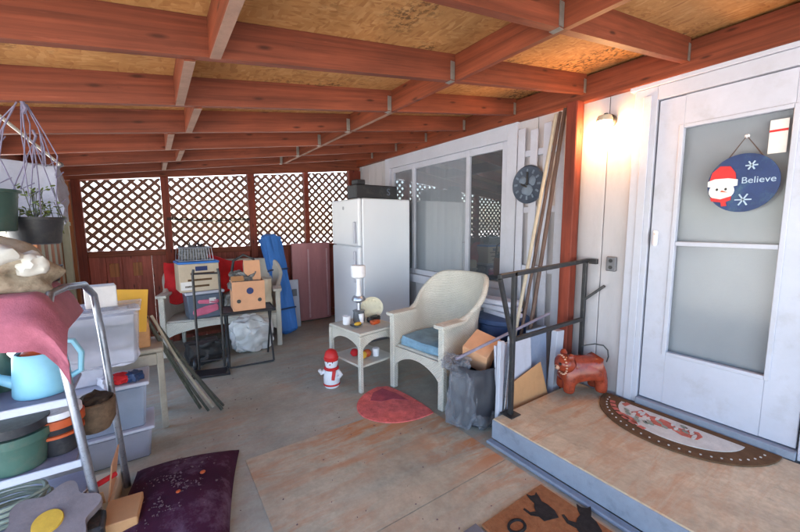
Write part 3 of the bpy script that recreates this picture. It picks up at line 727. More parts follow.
nb_ = thing('navy_tub', 'navy blue plastic tub behind the wicker chair', 'tub', (2.50, 2.05, 0))
MB().lathe([(.17, 0), (.21, .62), (.225, .62), (.225, .65), (.2, .65), (.17, .05), (0, .05)], (0, 0, 0), 30).build('body', 'navy', nb_)
MB().lathe([(.218, .60), (.232, .61), (.232, .645), (.218, .652)], (0, 0, 0), 30).build('rim', 'navy', nb_)
b = MB()
for k in range(3): b.box((0, .02 * k, .012 + .05 * k), (.16, .34, .045), (0, 0, R(8 * k - 6)), .01)
tag(b.build('folded_linen', 'palefab', None, (2.52, 2.06, .652)), 'stack of folded white linen on the navy tub', 'linen')

# terracotta cat figure on the landing
ct = thing('pottery_cat', 'red brown glazed pottery cat with dotted face on the landing', 'figurine', (2.63, 1.385, .158), R(-32))
def skin(chain_v, chain_e, radii, name, mat, parent, sub=2, loc=None):
    me = bpy.data.meshes.new(name); me.from_pydata(chain_v, chain_e, [])
    o = bpy.data.objects.new(name, me); COL.objects.link(o); o.parent = parent
    md = o.modifiers.new('skin', 'SKIN'); md.use_smooth_shade = True
    for i, v in enumerate(me.skin_vertices[0].data): v.radius = radii[i] if isinstance(radii[i], tuple) else (radii[i], radii[i])
    me.skin_vertices[0].data[0].use_root = True
    sb = o.modifiers.new('sub', 'SUBSURF'); sb.levels = sub; sb.render_levels = sub
    me.materials.append(M[mat]); return o
V = [(0, 0, .215), (.09, 0, .22), (.14, 0, .215), (-.09, 0, .22), (-.14, 0, .235),
     (.125, .05, .12), (.128, .052, .02), (.125, -.05, .12), (.128, -.052, .02),
     (-.12, .05, .12), (-.124, .052, .02), (-.12, -.05, .12), (-.124, -.052, .02)]
Ed = [(0, 1), (1, 2), (0, 3), (3, 4), (1, 5), (5, 6), (1, 7), (7, 8), (3, 9), (9, 10), (3, 11), (11, 12)]
skin(V, Ed, [.088, .092, .07, .088, .06, .05, .046, .05, .046, .048, .044, .048, .044], 'body', 'glaze', ct)
b = MB(); b.ball((-.165, -.055, .262), (.072, .082, .070), 3, .03); hd = b.build('head', 'glaze', ct)
for sy in (-1, 1):
    MB().lathe([(.026, 0), (.024, .018), (.014, .034), (0, .04)], (-.15, -.055 + sy * .05, .315), 14, (R(-sy * 18), 0, 0)).build('ear', 'glaze', hd)
b = MB()
for i in range(20):
    a = 2 * PI * i / 20; b.ball((-.165 - .030 + .0 * a, -.055 + .078 * math.cos(a) - .012, .258 + .068 * math.sin(a)), (.009, .007, .007), 1)
b.build('face_dots', 'glaze_light', hd)
MB().ball((-.232, -.075, .243), (.016, .026, .018), 2).build('muzzle', 'glaze_light', hd)
for sy in (-1, 1): MB().ball((-.224, -.072 + sy * .03, .275), (.010, .013, .011), 2).build('eye', 'glaze_dark', hd)
MB().ball((-.247, -.078, .250), (.006, .009, .006), 1).build('nose', 'glaze_dark', hd)
b = MB(); b.tube([(.19, 0, .24), (.205, .005, .28), (.20, .01, .33), (.17, .02, .365), (.11, .03, .375), (.05, .04, .365), (.01, .04, .355)], .005, 6)
b.build('wire_tail', 'black', ct)

# ------------------------------------------------------------------ wicker furniture (local: faces -x)
def wicker_seat(name, label, cat, loc, rz, hw, zback=.97, zarm=.655, front=-.31, cush=None):
    t = thing(name, label, cat, loc, rz)
    rad = .29; xb = .02
    pts = []
    nS, nA = 8, 22
    for i in range(nS): pts.append((front + (xb - front) * i / nS, -hw))
    k = min(rad, hw)
    for i in range(nA + 1):
        a = -PI / 2 + PI / 2 * i / nA
        pts.append((xb + rad * math.cos(a), -(hw - k) + k * math.sin(a)))
    m_ = max(1, int((hw - k) * 12))
    for i in range(1, m_ + 1): pts.append((xb + rad, -(hw - k) + 2 * (hw - k) * i / m_))
    for i in range(1, nA + 1):
        a = PI / 2 * i / nA
        pts.append((xb + rad * math.cos(a), (hw - k) + k * math.sin(a)))
    for i in range(1, nS + 1): pts.append((xb + (front - xb) * i / nS, hw))
    N = len(pts)
    def top(x, y):
        tt = min(1, max(0, (x - (front + .20)) / (xb + rad - front - .26)))
        tt = tt * tt * (3 - 2 * tt)
        edge = 1 - .05 * (abs(y) / hw) ** 4
        return zarm + (zback - zarm) * tt * edge
    def fn(u, v):
        i = min(N - 1, round(u * (N - 1))); x, y = pts[i]; zt = top(x, y); z0 = .26
        lean = max(0, (zt - zarm)) * .28
        return Vector((x + lean * v * v * 1.0, y * (1 + .20 * v * v * min(1, max(0, (zt - zarm) / .16)) * (.285 / hw) + .01 * v), z0 + (zt - z0) * v))
    MB().sheet(fn, N - 1, 12, .028).build('back_shell', 'wicker', t)
    rim = [fn(i / (N - 1), 1.0) + Vector((0, 0, .004)) for i in range(N)]
    MB().tube(rim, [.034 if abs(p.x - front) < .3 and p.z < zarm + .05 else .024 for p in rim], 10).build('rim_roll', 'wicker', t)
    for sy in (-1, 1):
        MB().soft((front + .10, sy * (hw - .005), zarm + .018), (.30, .105, .03), amp=.002, rnd=.2).build('armrest', 'wicker', t)
        b = MB(); b.span(front - .02, front + .035, sy * hw - .028, sy * hw + .028, 0, zarm + .005, .008); b.build('leg', 'wicker', t)
        b = MB(); b.box((xb + rad - .07, sy * (hw - .08), .14), (.04, .04, .28), (0, 0, 0), .006); b.build('leg', 'wicker', t)
    # seat with arched skirt
    MB().span(front + .02, xb + rad - .02, -hw + .02, hw - .02, .365, .40, .008).build('seat', 'wicker', t)
    n = 16; ar = [(-hw + .03, .385), (hw - .03, .385)] + [(hw - .03 - 2 * (hw - .03) * i / n, .215 + .11 * math.sin(PI * i / n) ** .7) for i in range(n + 1)]
    MB().prism(ar, .018, Matrix.Translation((front - .005, 0, 0)) @ Euler((R(90), 0, R(90))).to_matrix().to_4x4()).build('skirt', 'wicker', t)
    return t
wc = wicker_seat('wicker_armchair', 'cream wicker armchair with faded blue seat cushion', 'armchair', (2.04, 2.345, 0), R(8), .285, .985)
b = MB(); b.soft((-.03, 0, .435), (.50, .50, .085), amp=.012, seed=3, cuts=8, rnd=.22)
tag(b.build('seat_cushion', 'blue_cush', None, (2.04, 2.345, 0), (0, 0, R(8))), 'faded blue cushion lying on the wicker armchair', 'cushion')
wicker_seat('wicker_settee', 'cream wicker settee buried under boxes against the fence', 'settee', (.68, 4.78, 0), R(76), .60, .99, .67)

tb = thing('wicker_side_table', 'cream wicker side table with lower shelf beside the armchair', 'table', (1.565, 2.90, 0), R(9))
tx, ty = .205, .225
MB().span(-tx - .015, tx + .015, -ty - .015, ty + .015, .505, .53, .006).build('top', 'wicker', tb)
for sx in (-1, 1):
    for sy in (-1, 1): MB().span(sx * tx - .018, sx * tx + .018, sy * ty - .018, sy * ty + .018, 0, .504, .005).build('leg', 'wicker', tb)
for k, (hw_, off, rz_) in enumerate(((ty - .02, -tx - .002, 90), (ty - .02, tx - .01, 90), (tx - .02, -ty + .010, 0), (tx - .02, ty + .002, 0))):
    n = 14; ar = [(-hw_, .50), (hw_, .50)] + [(hw_ - 2 * hw_ * i / n, .375 + .075 * math.sin(PI * i / n) ** .6) for i in range(n + 1)]
    mm = Matrix.Translation((off, 0, 0)) @ Euler((R(90), 0, R(90))).to_matrix().to_4x4() if rz_ else Matrix.Translation((0, off, 0)) @ Euler((R(90), 0, 0)).to_matrix().to_4x4()
    MB().prism(ar, .014, mm).build('apron', 'wicker', tb)
MB().span(-tx + .0, tx - .0, -ty + .0, ty - .0, .215, .235, .005).build('shelf', 'wicker', tb)

# things on the side table
TZ = .531
tl = thing('candle_lamp', 'white pedestal lamp on stacked silver and glass holders', 'lamp', (1.56, 2.97, TZ))
MB().lathe([(.05, 0), (.058, .02), (.052, .10), (.06, .115), (.045, .12)], (0, 0, 0), 24).build('glass_base', 'smoke', tl)
MB().lathe([(.03, .005), (.032, .09), (0, .10)], (0, -.03, .0), 18).build('candle', 'ceramic', tl)
MB().lathe([(.02, .121), (.018, .19), (.065, .215), (.066, .225), (.05, .255), (.012, .26)], (0, 0, 0), 24).build('saucer', 'steel', tl)
MB().lathe([(.03, .256), (.022, .30), (.02, .40), (.028, .43)], (0, 0, 0), 20).build('stem', 'ceramic', tl)
MB().lathe([(.05, .425), (.068, .44), (.07, .53), (.062, .545), (0, .548)], (0, 0, 0), 26).build('shade', 'ceramic', tl)
dc = MB(); dc.lathe([(0, 0), (.09, .0), (.112, .02), (.113, .03), (.09, .022), (.05, .018), (0, .022)], (0, 0, 0), 36)
for i in range(14):
    a = 2 * PI * i / 14; dc.ball((.075 * math.cos(a), .075 * math.sin(a), .022), (.014, .014, .006), 1)
tag(dc.build('embossed_plate', 'cream', None, (1.735, 3.035, TZ + .112), (R(96), 0, R(-24))), 'round cream embossed plate standing on the wicker side table', 'plate')
mg = thing('white_mug', 'small white mug on the wicker table corner', 'mug', (1.43, 2.97, TZ))
MB().lathe([(.03, 0), (.036, .01), (.038, .08), (.033, .08), (.03, .012), (0, .012)], (0, 0, 0), 22).build('cup', 'ceramic', mg)
b = MB(); b.tube([(0, .036, .065), (0, .06, .06), (0, .062, .035), (0, .036, .02)], .005, 6); b.build('handle', 'ceramic', mg)
b = MB(); b.lathe([(.02, 0), (.055, .018), (.06, .024), (.05, .02), (0, .008)], (0, 0, 0), 22)
tag(b.build('trinket_dish', 'smoke', None, (1.46, 2.83, TZ)), 'shallow dark glass dish beside the white mug', 'dish')
b = MB(); b.ball((0, 0, .02), (.03, .02, .018), 2, .2); b.ball((.03, .015, .016), (.02, .018, .014), 2, .2)
tag(b.build('ochre_shell', 'flowereye', None, (1.465, 2.825, TZ + .012)), 'small ochre trinket lying in the dark glass dish', 'trinket')
b = MB(); b.soft((0, 0, .018), (.10, .05, .034), (0, 0, .3), .006, 4)
tag(b.build('red_purse', 'terracotta', None, (1.655, 2.83, TZ)), 'small orange red pouch on the wicker side table', 'pouch')
b = MB(); b.soft((0, 0, .025), (.14, .06, .05), (0, 0, .2), .01, 9)
tag(b.build('dark_pouch', 'blackplastic', None, (1.69, 2.92, TZ)), 'dark crumpled pouch behind the orange red one', 'pouch')
SHZ = .2365
for (x, y, m, nm, lb) in ((1.50, 2.80, 'yellow', 'yellow_ball', 'small yellow ball on the wicker table shelf'), (1.56, 2.82, 'terracotta', 'orange_ball', 'small orange ball on the wicker table shelf'), (1.47, 2.90, 'redfab', 'red_ball', 'small red ball on the wicker table shelf')):
    tag(MB().ball((0, 0, .036), (.04, .036, .036), 3, .1, 2, x * 9).build(nm, m, None, (x, y, SHZ)), lb, 'ball')
tag(MB().lathe([(.03, 0), (.034, .07), (.03, .075), (0, .075)], (0, 0, 0), 20).build('white_jar', 'ceramic', None, (1.64, 2.80, SHZ)), 'small white jar on the lower shelf of the wicker table', 'jar')

# snow figure
sf = thing('snow_figurine', 'white holiday figurine with red hat and scarf on the floor', 'figurine', (1.245, 2.92, 0), R(-35))
MB().lathe([(0, 0), (.062, .0), (.072, .02), (.073, .09), (.062, .14), (.045, .165), (.052, .19), (.060, .225), (.052, .262), (.03, .285), (0, .29)], (0, 0, 0), 28).build('body', 'ceramic', sf)
MB().lathe([(.060, .245), (.064, .255), (.066, .272), (.060, .278), (.058, .30), (.046, .328), (.022, .345), (0, .348)], (0, -.003, 0), 26).build('hat', 'signred', sf)
b = MB(); b.tube([(.054 * math.cos(a), .054 * math.sin(a), .172) for a in [2 * PI * i / 20 for i in range(20)]], .014, 8, True); b.box((.03, -.062, .125), (.03, .014, .09), (R(-8), R(8), 0), .004); b.build('scarf', 'signred', sf)
MB().tube([(-.055, -.01, .145), (-.09, -.02, .13), (-.10, -.035, .16)], [.022, .02, .016], 10).build('arm', 'ceramic', sf)
MB().tube([(.055, -.01, .145), (.088, -.03, .115), (.07, -.06, .10)], [.022, .02, .016], 10).build('arm', 'ceramic', sf)
MB().lathe([(.066, .018), (.075, .022), (.075, .035), (.07, .04)], (0, 0, 0), 26).build('base_band', 'signred', sf)
b = MB()
for sx in (-1, 1): b.ball((sx * .02, -.054, .237), (.006, .004, .007), 1)
b.build('eyes', 'black', sf)
b = MB(); b.ball((0, -.062, .222), (.007, .012, .006), 1); b.build('nose', 'terracotta', sf)

# ------------------------------------------------------------------ refrigerator
FX0, FX1, FY0, FY1, FH = 1.985, 2.73, 3.75, 4.50, 1.765
fr = thing('refrigerator', 'tall white refrigerator standing against the window wall', 'refrigerator', ((FX0 + FX1) / 2, (FY0 + FY1) / 2, 0))
hx, hy = (FX1 - FX0) / 2, (FY1 - FY0) / 2
MB().span(-hx + .055, hx, -hy, hy, .03, FH, .012).build('cabinet', 'appliance', fr)
MB().span(-hx, -hx + .05, -hy + .001, hy - .001, 1.20, FH - .002, .014).build('freezer_door', 'appliance', fr)
MB().span(-hx, -hx + .05, -hy + .001, hy - .001, .10, 1.19, .014).build('lower_door', 'appliance', fr)
b = MB(); b.box((-hx - .025, -hy + .06, 1.36), (.03, .03, .26), bev=.008); b.build('handle', 'white', fr)
b = MB(); b.box((-hx - .025, -hy + .06, .95), (.03, .03, .38), bev=.008); b.build('handle', 'white', fr)
MB().lathe([(.022, 0), (.022, .004), (0, .005)], (-hx - .001, .02, 1.66), 20, (0, R(-90), 0)).build('badge', 'steel', fr)
MB().span(-hx + .06, hx - .01, -hy + .02, hy - .02, 0, .029, 0).build('plinth', 'greypaint', fr)
sk = thing('black_speaker', 'black boxy speaker case with pale emblem on the refrigerator', 'speaker', (2.31, 3.93, FH + .001))
MB().span(-.31, .28, -.11, .13, 0, .165, .012).build('case', 'blackplastic', sk)
text('S', .12, 'tote_dark', sk, Matrix.Translation((.14, -.1115, .085)) @ Matrix.Rotation(R(90), 4, 'X'), 'emblem')
MB().span(-.29, -.17, -.09, .05, .166, .225, .01).build('carry_handle', 'blackplastic', sk)

# ------------------------------------------------------------------ back corner
mp = thing('maroon_panel', 'glossy maroon ribbed panel standing beside the refrigerator', 'panel', (1.93, 5.19, .0))
MB().span(-.295, .295, -.03, .025, .02, 1.19, .008).build('sheet', 'maroon', mp)
b = MB()
for x in (-.05, .24): b.span(x - .012, x + .012, -.042, -.0305, .06, 1.10, .004)
b.build('rib', 'maroon_sheen', mp)
wp = MB(); wp.box((0, 0, .34), (.15, .035, .68), (R(-5), 0, 0), .008); wp_o = wp.build('white_folder', 'white', None, (1.60, 5.02, 0))
tag(wp_o, 'white folded board leaning between blue bag and maroon panel', 'board')
MB().box((0, -.028, .50), (.07, .006, .10), (R(-5), 0, 0), .002).build('dark_label', 'greypaint', wp_o)
bb = thing('blue_carry_bag', 'long blue nylon carry bag leaning on the fence', 'bag', (1.42, 4.74, 0))
p0, p1 = Vector((0, 0, .0)), Vector((-.10, .37, 1.33))
dv = p1 - p0; rot = dv.to_track_quat('Z', 'Y').to_euler()
mm = Matrix.Translation((p0 + p1) / 2) @ rot.to_matrix().to_4x4()
o = MB().soft((0, 0, 0), (.25, .16, dv.length), amp=.022, seed=5, cuts=14, rnd=.18).build('bag_body', 'blue_bag', bb); o.matrix_local = mm @ Matrix.Rotation(R(90), 4, 'Z') @ Matrix.Rotation(R(-90), 4, 'Z')
b = MB()
for z in (-.36, .18): b.tube([(.128 * sx_, .086 * sy_, z) for sx_, sy_ in ((1, 1), (1, -1), (-1, -1), (-1, 1))], .012, 6, True)
b.tube([(.06, -.085, -.36), (.075, -.12, -.1), (.06, -.085, .18)], .010, 6)
o = b.build('strap', 'navy', bb); o.matrix_local = mm
o = MB().span(-.06, .09, -.105, -.084, .0, .20, .008).build('pocket', 'blue_bag', bb); o.matrix_local = mm

# stack on the settee
SZ = .405
tt = thing('clear_tote', 'slate storage tote with white lid holding pink fabric', 'tote', (.425, 4.68, SZ), R(6))
MB().box((0, 0, .14), (.37, .28, .28), bev=.012, taper=.9).build('tub', 'tote_dark', tt)
MB().box((0, 0, .298), (.40, .31, .034), bev=.008).build('lid', 'white', tt)
MB().soft((.0, -.137, .095), (.27, .02, .085), (0, R(-12), 0), .008, 2).build('pink_cloth', 'pinkfab', tt)
MB().soft((.03, -.139, .19), (.22, .016, .045), (0, R(4), 0), .006, 8).build('pink_cloth', 'pinkfab', tt)
MB().box((.07, -.145, .2), (.07, .003, .06), bev=0).build('paper_label', 'signwhite', tt)
bx = thing('striped_carton', 'pale carton with blue lid strip on the white lidded tote', 'box', (.385, 4.69, SZ + .318), R(5))
MB().box((0, 0, .155), (.40, .30, .31), bev=.005).build('body', 'card_pale', bx)
b = MB()
for k, z in enumerate((.06, .13, .2)): b.box((.03 * (k - 1), -.152, z), (.24, .004, .022), bev=0)
b.build('print_band', 'matbrown', bx)
MB().box((.02, -.152, .255), (.12, .004, .05), bev=0).build('print_badge', 'navyprint', bx)
MB().box((-.13, -.152, .07), (.12, .004, .09), bev=0).build('print_block', 'signwhite', bx)
MB().box((0, 0, .322), (.415, .315, .024), bev=.006).build('lid', 'blue_bag', bx)
gi = thing('wire_basket', 'grey wire basket of tangled parts on top of the box stack', 'basket', (.37, 4.69, SZ + .653), R(5))
b = MB(); hx2, hy2 = .17, .12
for z in (0.008, .15):
    k = 1 if z < .1 else .92
    b.tube([(hx2 * k * a, hy2 * k * c, z) for a, c in ((1, 1), (1, -1), (-1, -1), (-1, 1))], .007, 6, True)
for i in range(13):
    x = -hx2 + 2 * hx2 * i / 12
    for sy in (-1, 1): b.tube([(x, sy * hy2, .008), (x * .92, sy * hy2 * .92, .15)], .0035, 5)
b.build('cage', 'steel', gi)
MB().soft((-.01, 0, .085), (.27, .19, .15), amp=.03, seed=6, cuts=7, rnd=.3).build('contents', 'greyitem', gi)
b = MB(); random.seed(3)
for i in range(12):
    p = Vector((random.uniform(-.12, .12), random.uniform(-.09, .05), random.uniform(.12, .19)))
    b.tube([p, p + Vector((random.uniform(-.06, .06), random.uniform(-.04, .04), random.uniform(-.02, .04)))], .007, 6)
b.build('rods', 'blackplastic', gi)
def rj(u, v):
    x = -.42 + .84 * u; k = v
    s_ = .05 * noise.noise(Vector((u * 6, v * 3, 2)))
    zt = .36 - .10 * abs(u - .5) - .03 * math.sin(u * 9)
    return Vector((x, (-.05 - .10 * k) + s_, zt - .42 * k - .05 * math.sin(u * 12) * k))
tag(MB().sheet(rj, 40, 16, .02).build('red_jacket', 'redfab', None, (.50, 4.96, .72), (0, 0, R(-8))), 'red jacket draped over the settee back', 'jacket')

tag(MB().soft((0, 0, .20), (.24, .20, .42), (0, 0, R(-10)), .02, 81, 10, .2).build('paper_sack', 'card_pale', None, (1.06, 4.60, SZ)), 'crumpled tan paper sack standing at the settee end near the blue bag', 'sack')
tag(MB().soft((0, 0, .12), (.34, .24, .24), (0, 0, R(6)), .025, 82, 10, .3).build('black_low_form', 'black', None, (.36, 4.26, 0)), 'low black soft form on the floor behind the hand truck', 'bag')  # dark low form filling the space behind the hand truck
tag(MB().soft((0, 0, .13), (.26, .22, .26), (0, 0, R(6)), .03, 83, 10, .35).build('grey_duffel', 'greyitem', None, (.76, 4.66, SZ)), 'grey lumpy bag on the settee behind the banana carton', 'bag')
ht = thing('hand_truck', 'folding black hand truck standing before the settee', 'hand truck', (.40, 3.96, 0), R(-14))
for sx in (-1, 1):
    b = MB(); b.tube([(sx * .115, 0, .02), (sx * .115, .0, .98), (sx * .105, .0, 1.03)], .012, 10); b.build('rail', 'black', ht)
for z in (.10, .985): MB().tube([(-.115, 0, z), (.115, 0, z)], .009, 8).build('crossbar', 'black', ht)
b = MB(); b.tube([(-.14, .0, .015), (-.16, -.20, .012), (.18, -.20, .012), (.14, 0, .015)], .012, 8); b.span(-.13, .14, -.19, -.0, .004, .012, .002); b.build('toe_plate', 'black', ht)
for sx in (-1, 1):
    MB().lathe([(.02, -.014), (.06, -.014), (.065, 0), (.06, .014), (.02, .014)], (sx * .15, .04, .066), 20, (0, R(90), 0)).build('wheel', 'blackplastic', ht)

sd = thing('tray_stand', 'folding black tray stand holding the banana carton', 'stand', (.78, 4.02, 0), R(-6))
b = MB(); b.span(-.24, .24, -.16, .16, .565, .578, .004)
b.tube([(.25 * a, .17 * c, .57) for a, c in ((1, 1), (1, -1), (-1, -1), (-1, 1))], .014, 8, True); b.build('tray', 'black', sd)
for sx in (-1, 1):
    b = MB(); b.tube([(sx * .21, -.15, .565), (sx * .20, .14, .012)], .010, 8); b.build('leg', 'black', sd)
    b = MB(); b.tube([(sx * .225, .15, .565), (sx * .215, -.17, .012)], .010, 8); b.build('leg', 'black', sd)
MB().tube([(-.215, -.17, .012), (.215, -.17, .012)], .009, 8).build('foot_bar', 'black', sd)
bc = thing('banana_carton', 'open orange brown carton with dark oval print on the tray stand', 'box', (.78, 4.0, .585), R(-4))
b = MB()
for (x0, x1, y0, y1) in ((-.155, .155, -.13, -.122), (-.155, .155, .122, .13), (-.155, -.147, -.1215, .1215), (.147, .155, -.1215, .1215)): b.span(x0, x1, y0, y1, 0, .30, .001)
b.span(-.146, .146, -.121, .121, 0, .006, 0); b.build('body', 'card_orange', bc)
MB().box((.055, -.03, .40), (.16, .008, .21), (R(-10), 0, 0), .001).build('flap', 'card_orange', bc)
MB().box((-.10, -.10, .33), (.12, .07, .006), (R(35), 0, 0), .001).build('flap', 'card', bc)
MB().lathe([(.034, 0), (.034, .003)], (0, 0, 0), 22, (R(90), 0, 0)).build('oval_print', 'navyprint', bc).location = (0.01, -.1305, .20)
b = MB()
for sx in (-1, 1): b.lathe([(.02, 0), (.02, .003)], (sx * .1, -.1305, .10), 16, (R(90), 0, 0))
b.build('hand_hole', 'black', bc)
b = MB(); b.soft((0, 0, .1), (.27, .2, .2), amp=.05, seed=11, cuts=14, rnd=.4)
tag(b.build('bundle_of_tools', 'greyitem', None, (.76, 4.03, .76)), 'grey tangled bundle sticking out of the banana carton', 'bundle')
b = MB(); b.tube([(-.14, .05, .0), (-.1, .06, .20), (.0, .06, .26), (.1, .06, .21), (.14, .05, .0)], .014, 8)
tag(b.build('black_handle_strap', 'black', None, (.78, 4.05, .88)), 'black arched handle rising behind the banana carton', 'handle')
b = MB(); b.soft((0, 0, .20), (.46, .26, .38), amp=.05, seed=14, cuts=18, rnd=.5)
tag(b.build('white_plastic_bag', 'bag', None, (.87, 4.34, .0)), 'crumpled white plastic bag under the tray stand', 'bag')

# ------------------------------------------------------------------ left side: rack of garden things (front y~2.0, back y~2.42)
rk = thing('tube_rack', 'silver tube rack with shelves of garden things', 'rack', (-.30, 2.2, 0))
def frame_pts(x): return [(x - .006, -.20, 0), (x - .085, -.185, .9), (x - .115, -.165, 1.10), (x - .11, -.12, 1.165), (x - .08, 0, 1.175), (x - .03, .13, 1.165), (x - .005, .195, 1.10), (x + .01, .20, .9), (x + .055, .20, 0)]
MB().tube(frame_pts(.03), .0165, 12).build('end_frame', 'steel', rk)
MB().tube(frame_pts(-1.05), .0165, 12).build('end_frame', 'steel', rk)
for z in (.695, .405, .175):
    MB().span(-1.03, -.05, -.17, .17, z, z + .016, .004).build('shelf', 'tote_lav', rk)
    b = MB(); b.span(-1.05, -.03, -.182, -.171, z - .012, z + .022, .003); b.build('shelf_rim', 'white', rk)
MB().span(-1.03, -.10, -.14, .19, 1.12, 1.145, .004).build('shelf', 'tote_lav', rk)
# pink cloth over the top
def cloth(u, v):
    x = -1.05 + 1.0 * u
    t = v * .95
    wv = .016 * math.sin(u * 17 + v * 2) + .014 * noise.noise(Vector((u * 5, v * 4, 1)))
    if t < .42: y_, z_ = .20 - t, 1.186
    else:
        k = t - .42; drop = k * (.42 + .06 * math.sin(u * 6)); y_, z_ = -.225 - .05 * min(1, k * 4) - abs(wv) * 1.5 * min(1, k * 6), 1.180 - drop
    ex = max(0, u - .93) / .07
    return Vector((x + (.03 * ex), y_ + (wv * .3 if t < .42 else 0), z_ + wv * .25 - ex * ex * .16))
tag(MB().sheet(cloth, 46, 40, .005).build('pink_cloth', 'pink', None, (-.30, 2.2, 0)), 'dusty pink cloth draped over the rack top', 'cloth')
rkk = MB(); rkk.ball((0, 0, .10), (.26, .17, .125), 4, .45, 1.6, 3.3, (0, R(10), 0)); ro = rkk.build('mottled_rock', 'rock', None, (-.62, 2.14, 1.185))
tag(ro, 'large cream and tan mottled rock on the pink cloth', 'rock')
b = MB(); b.ball((.10, -.125, .155), (.085, .05, .045), 3, .3, 2, 5); b.ball((.20, -.085, .115), (.055, .05, .05), 3, .3, 2, 1); b.build('white_patch', 'rock_white', ro)
tag(MB().lathe([(.03, 0), (.045, .07), (.05, .075), (.03, .07), (0, .06)], (0, 0, 0), 18).build('tiny_pot', 'blackplastic', None, (-.42, 2.36, 1.19)), 'tiny black pot behind the mottled rock', 'pot')
# watering can
wcn = thing('watering_can', 'light blue plastic watering can on the middle rack shelf', 'watering can', (-.455, 2.19, .713), R(-8))
wcn.scale = (.84, .84, .92)
MB().lathe([(.115, 0), (.12, .01), (.105, .19), (.095, .205), (.085, .20), (.09, .02), (0, .02)], (0, 0, 0), 30).build('body', 'blue_can', wcn)
b = MB(); b.tube([(-.09, -.02, .06), (-.16, -.03, .10), (-.24, -.04, .19), (-.27, -.045, .215)], [.03, .022, .017, .02], 12); b.build('spout', 'blue_can', wcn)
b = MB(); b.tube([(.105, 0, .05), (.16, 0, .08), (.17, 0, .17), (.14, 0, .235), (.07, 0, .25), (0.0, 0, .24), (-.06, 0, .205)], .014, 10); b.build('handle', 'blue_can', wcn)
MB().ball((0, 0, .19), (.08, .07, .03), 2, .2).build('orange_scoop', 'terracotta', wcn)
tag(MB().soft((0, 0, .05), (.18, .14, .10), amp=.015, seed=4).build('white_sack', 'palefab', None, (-.72, 2.12, .713)), 'white folded sack beside the watering can spout', 'sack')
# small things behind the can and on the tub
tag(MB().span(-.16, .16, -.08, .08, 0, .06, .006).build('seed_tray', 'blackplastic', None, (-.78, 2.31, .7115)), 'black seed tray at the back of the middle rack shelf', 'tray')
pt = thing('spray_bottle', 'pale green spray bottle behind the light blue watering can', 'bottle', (-.60, 2.31, .7115))
MB().lathe([(.035, 0), (.038, .02), (.038, .12), (.014, .16), (.014, .19), (0, .19)], (0, 0, 0), 20).build('body', 'greenplastic', pt)
MB().box((-.012, 0, .205), (.06, .022, .03), bev=.005).build('trigger_head', 'ceramic', pt)
pk = thing('orange_gourd', 'small orange gourd on the lid of the clear tub', 'gourd', (-.435, 2.76, .970))
MB().lathe([(0, .004), (.028, .0), (.045, .025), (.04, .055), (.012, .066), (0, .062)], (0, 0, 0), 40, wob=lambda a, z: 1 + .06 * math.cos(a * 8)).build('body', 'terracotta', pk)
MB().tube([(0, 0, .06), (.006, 0, .078), (.014, 0, .088)], [.007, .005, .004], 6).build('stem', 'pole_green', pk)
for (x_, y_, m_, nm_, lb_) in ((-.43, 2.35, 'basket', 'twine_ball', 'ball of brown twine near the brown basket on the lower shelf'), (-.66, 2.33, 'terracotta', 'clay_saucer_stack', 'stack of clay saucers behind the green pot')):
    if nm_ == 'twine_ball': o = MB().ball((0, 0, .045), (.048, .048, .045), 3, .12, 5).build(nm_, m_, None, (x_, y_, .4215))
    else: o = MB().lathe([(.05, 0), (.07, .015), (.06, .018), (.072, .034), (.062, .037), (.074, .054), (.066, .054), (.05, .04), (0, .04)], (0, 0, 0), 26).build(nm_, m_, None, (x_, y_, .4215))
    tag(o, lb_, nm_.split('_')[0] if nm_ == 'twine_ball' else 'saucers')
tr_ = thing('hand_trowel', 'garden trowel with red handle lying on the bottom shelf by the hose', 'trowel', (-.36, 2.10, .195), R(35))
b = MB(); b.sheet(lambda u, v: Vector((-.14 + .13 * u, (v - .5) * .07 * (1 - (1 - u) ** 2.2) , .012 + .02 * (2 * v - 1) ** 2)), 12, 8, .002); b.tube([(-.012, 0, .016), (.03, 0, .028), (.05, 0, .022)], .005, 6); b.build('blade', 'steel', tr_)
MB().tube([(.045, 0, .022), (.08, 0, .022), (.15, 0, .022)], [.010, .014, .012], 10).build('grip', 'redfab', tr_)
# pots on lower shelf
def pot(name, label, loc, r0, r1, h, m, rimm=None, grp=None):
    t = thing(name, label, 'pot', loc)
    MB().lathe([(r0, 0), (r1, h), (r1 * .94, h), (r0 * .9, .02), (0, .02)], (0, 0, 0), 28).build('body', m, t)
    MB().lathe([(r1 - .002, h - .035), (r1 + .008, h - .032), (r1 + .008, h + .004), (r1 - .006, h + .004)], (0, 0, 0), 28).build('rim', rimm or m, t)
    return t
pot('green_pot', 'green plastic pot nested under a black rim on the rack', (-.545, 2.13, .422), .085, .11, .16, 'greenplastic')
t = pot('black_pot', 'black plastic pot sitting inside the green pot', (-.545, 2.13, .465), .075, .102, .16, 'blackplastic')
t = pot('orange_rim_pot', 'black pot with two orange rims beside the green pot', (-.425, 2.19, .422), .07, .09, .165, 'blackplastic', 'terracotta')
MB().lathe([(.086, .085), (.093, .088), (.093, .1), (.085, .102)], (0, 0, 0), 28).build('rim_band', 'terracotta', t)
MB().lathe([(.088, .171), (.091, .175), (.09, .20), (.083, .2)], (0, 0, 0), 28).build('white_collar', 'ceramic', t)
bk = thing('brown_basket', 'brown woven basket on the lower rack shelf', 'basket', (-.31, 2.31, .422))
MB().lathe([(.06, 0), (.085, .05), (.09, .15), (.08, .155), (.07, .05), (0, .03)], (0, 0, 0), 24, wob=lambda a, z: 1 + .03 * math.sin(a * 24)).build('bowl', 'basket', bk)
MB().ball((0, 0, .14), (.075, .075, .05), 3, .5, 4).build('contents', 'soil', bk)
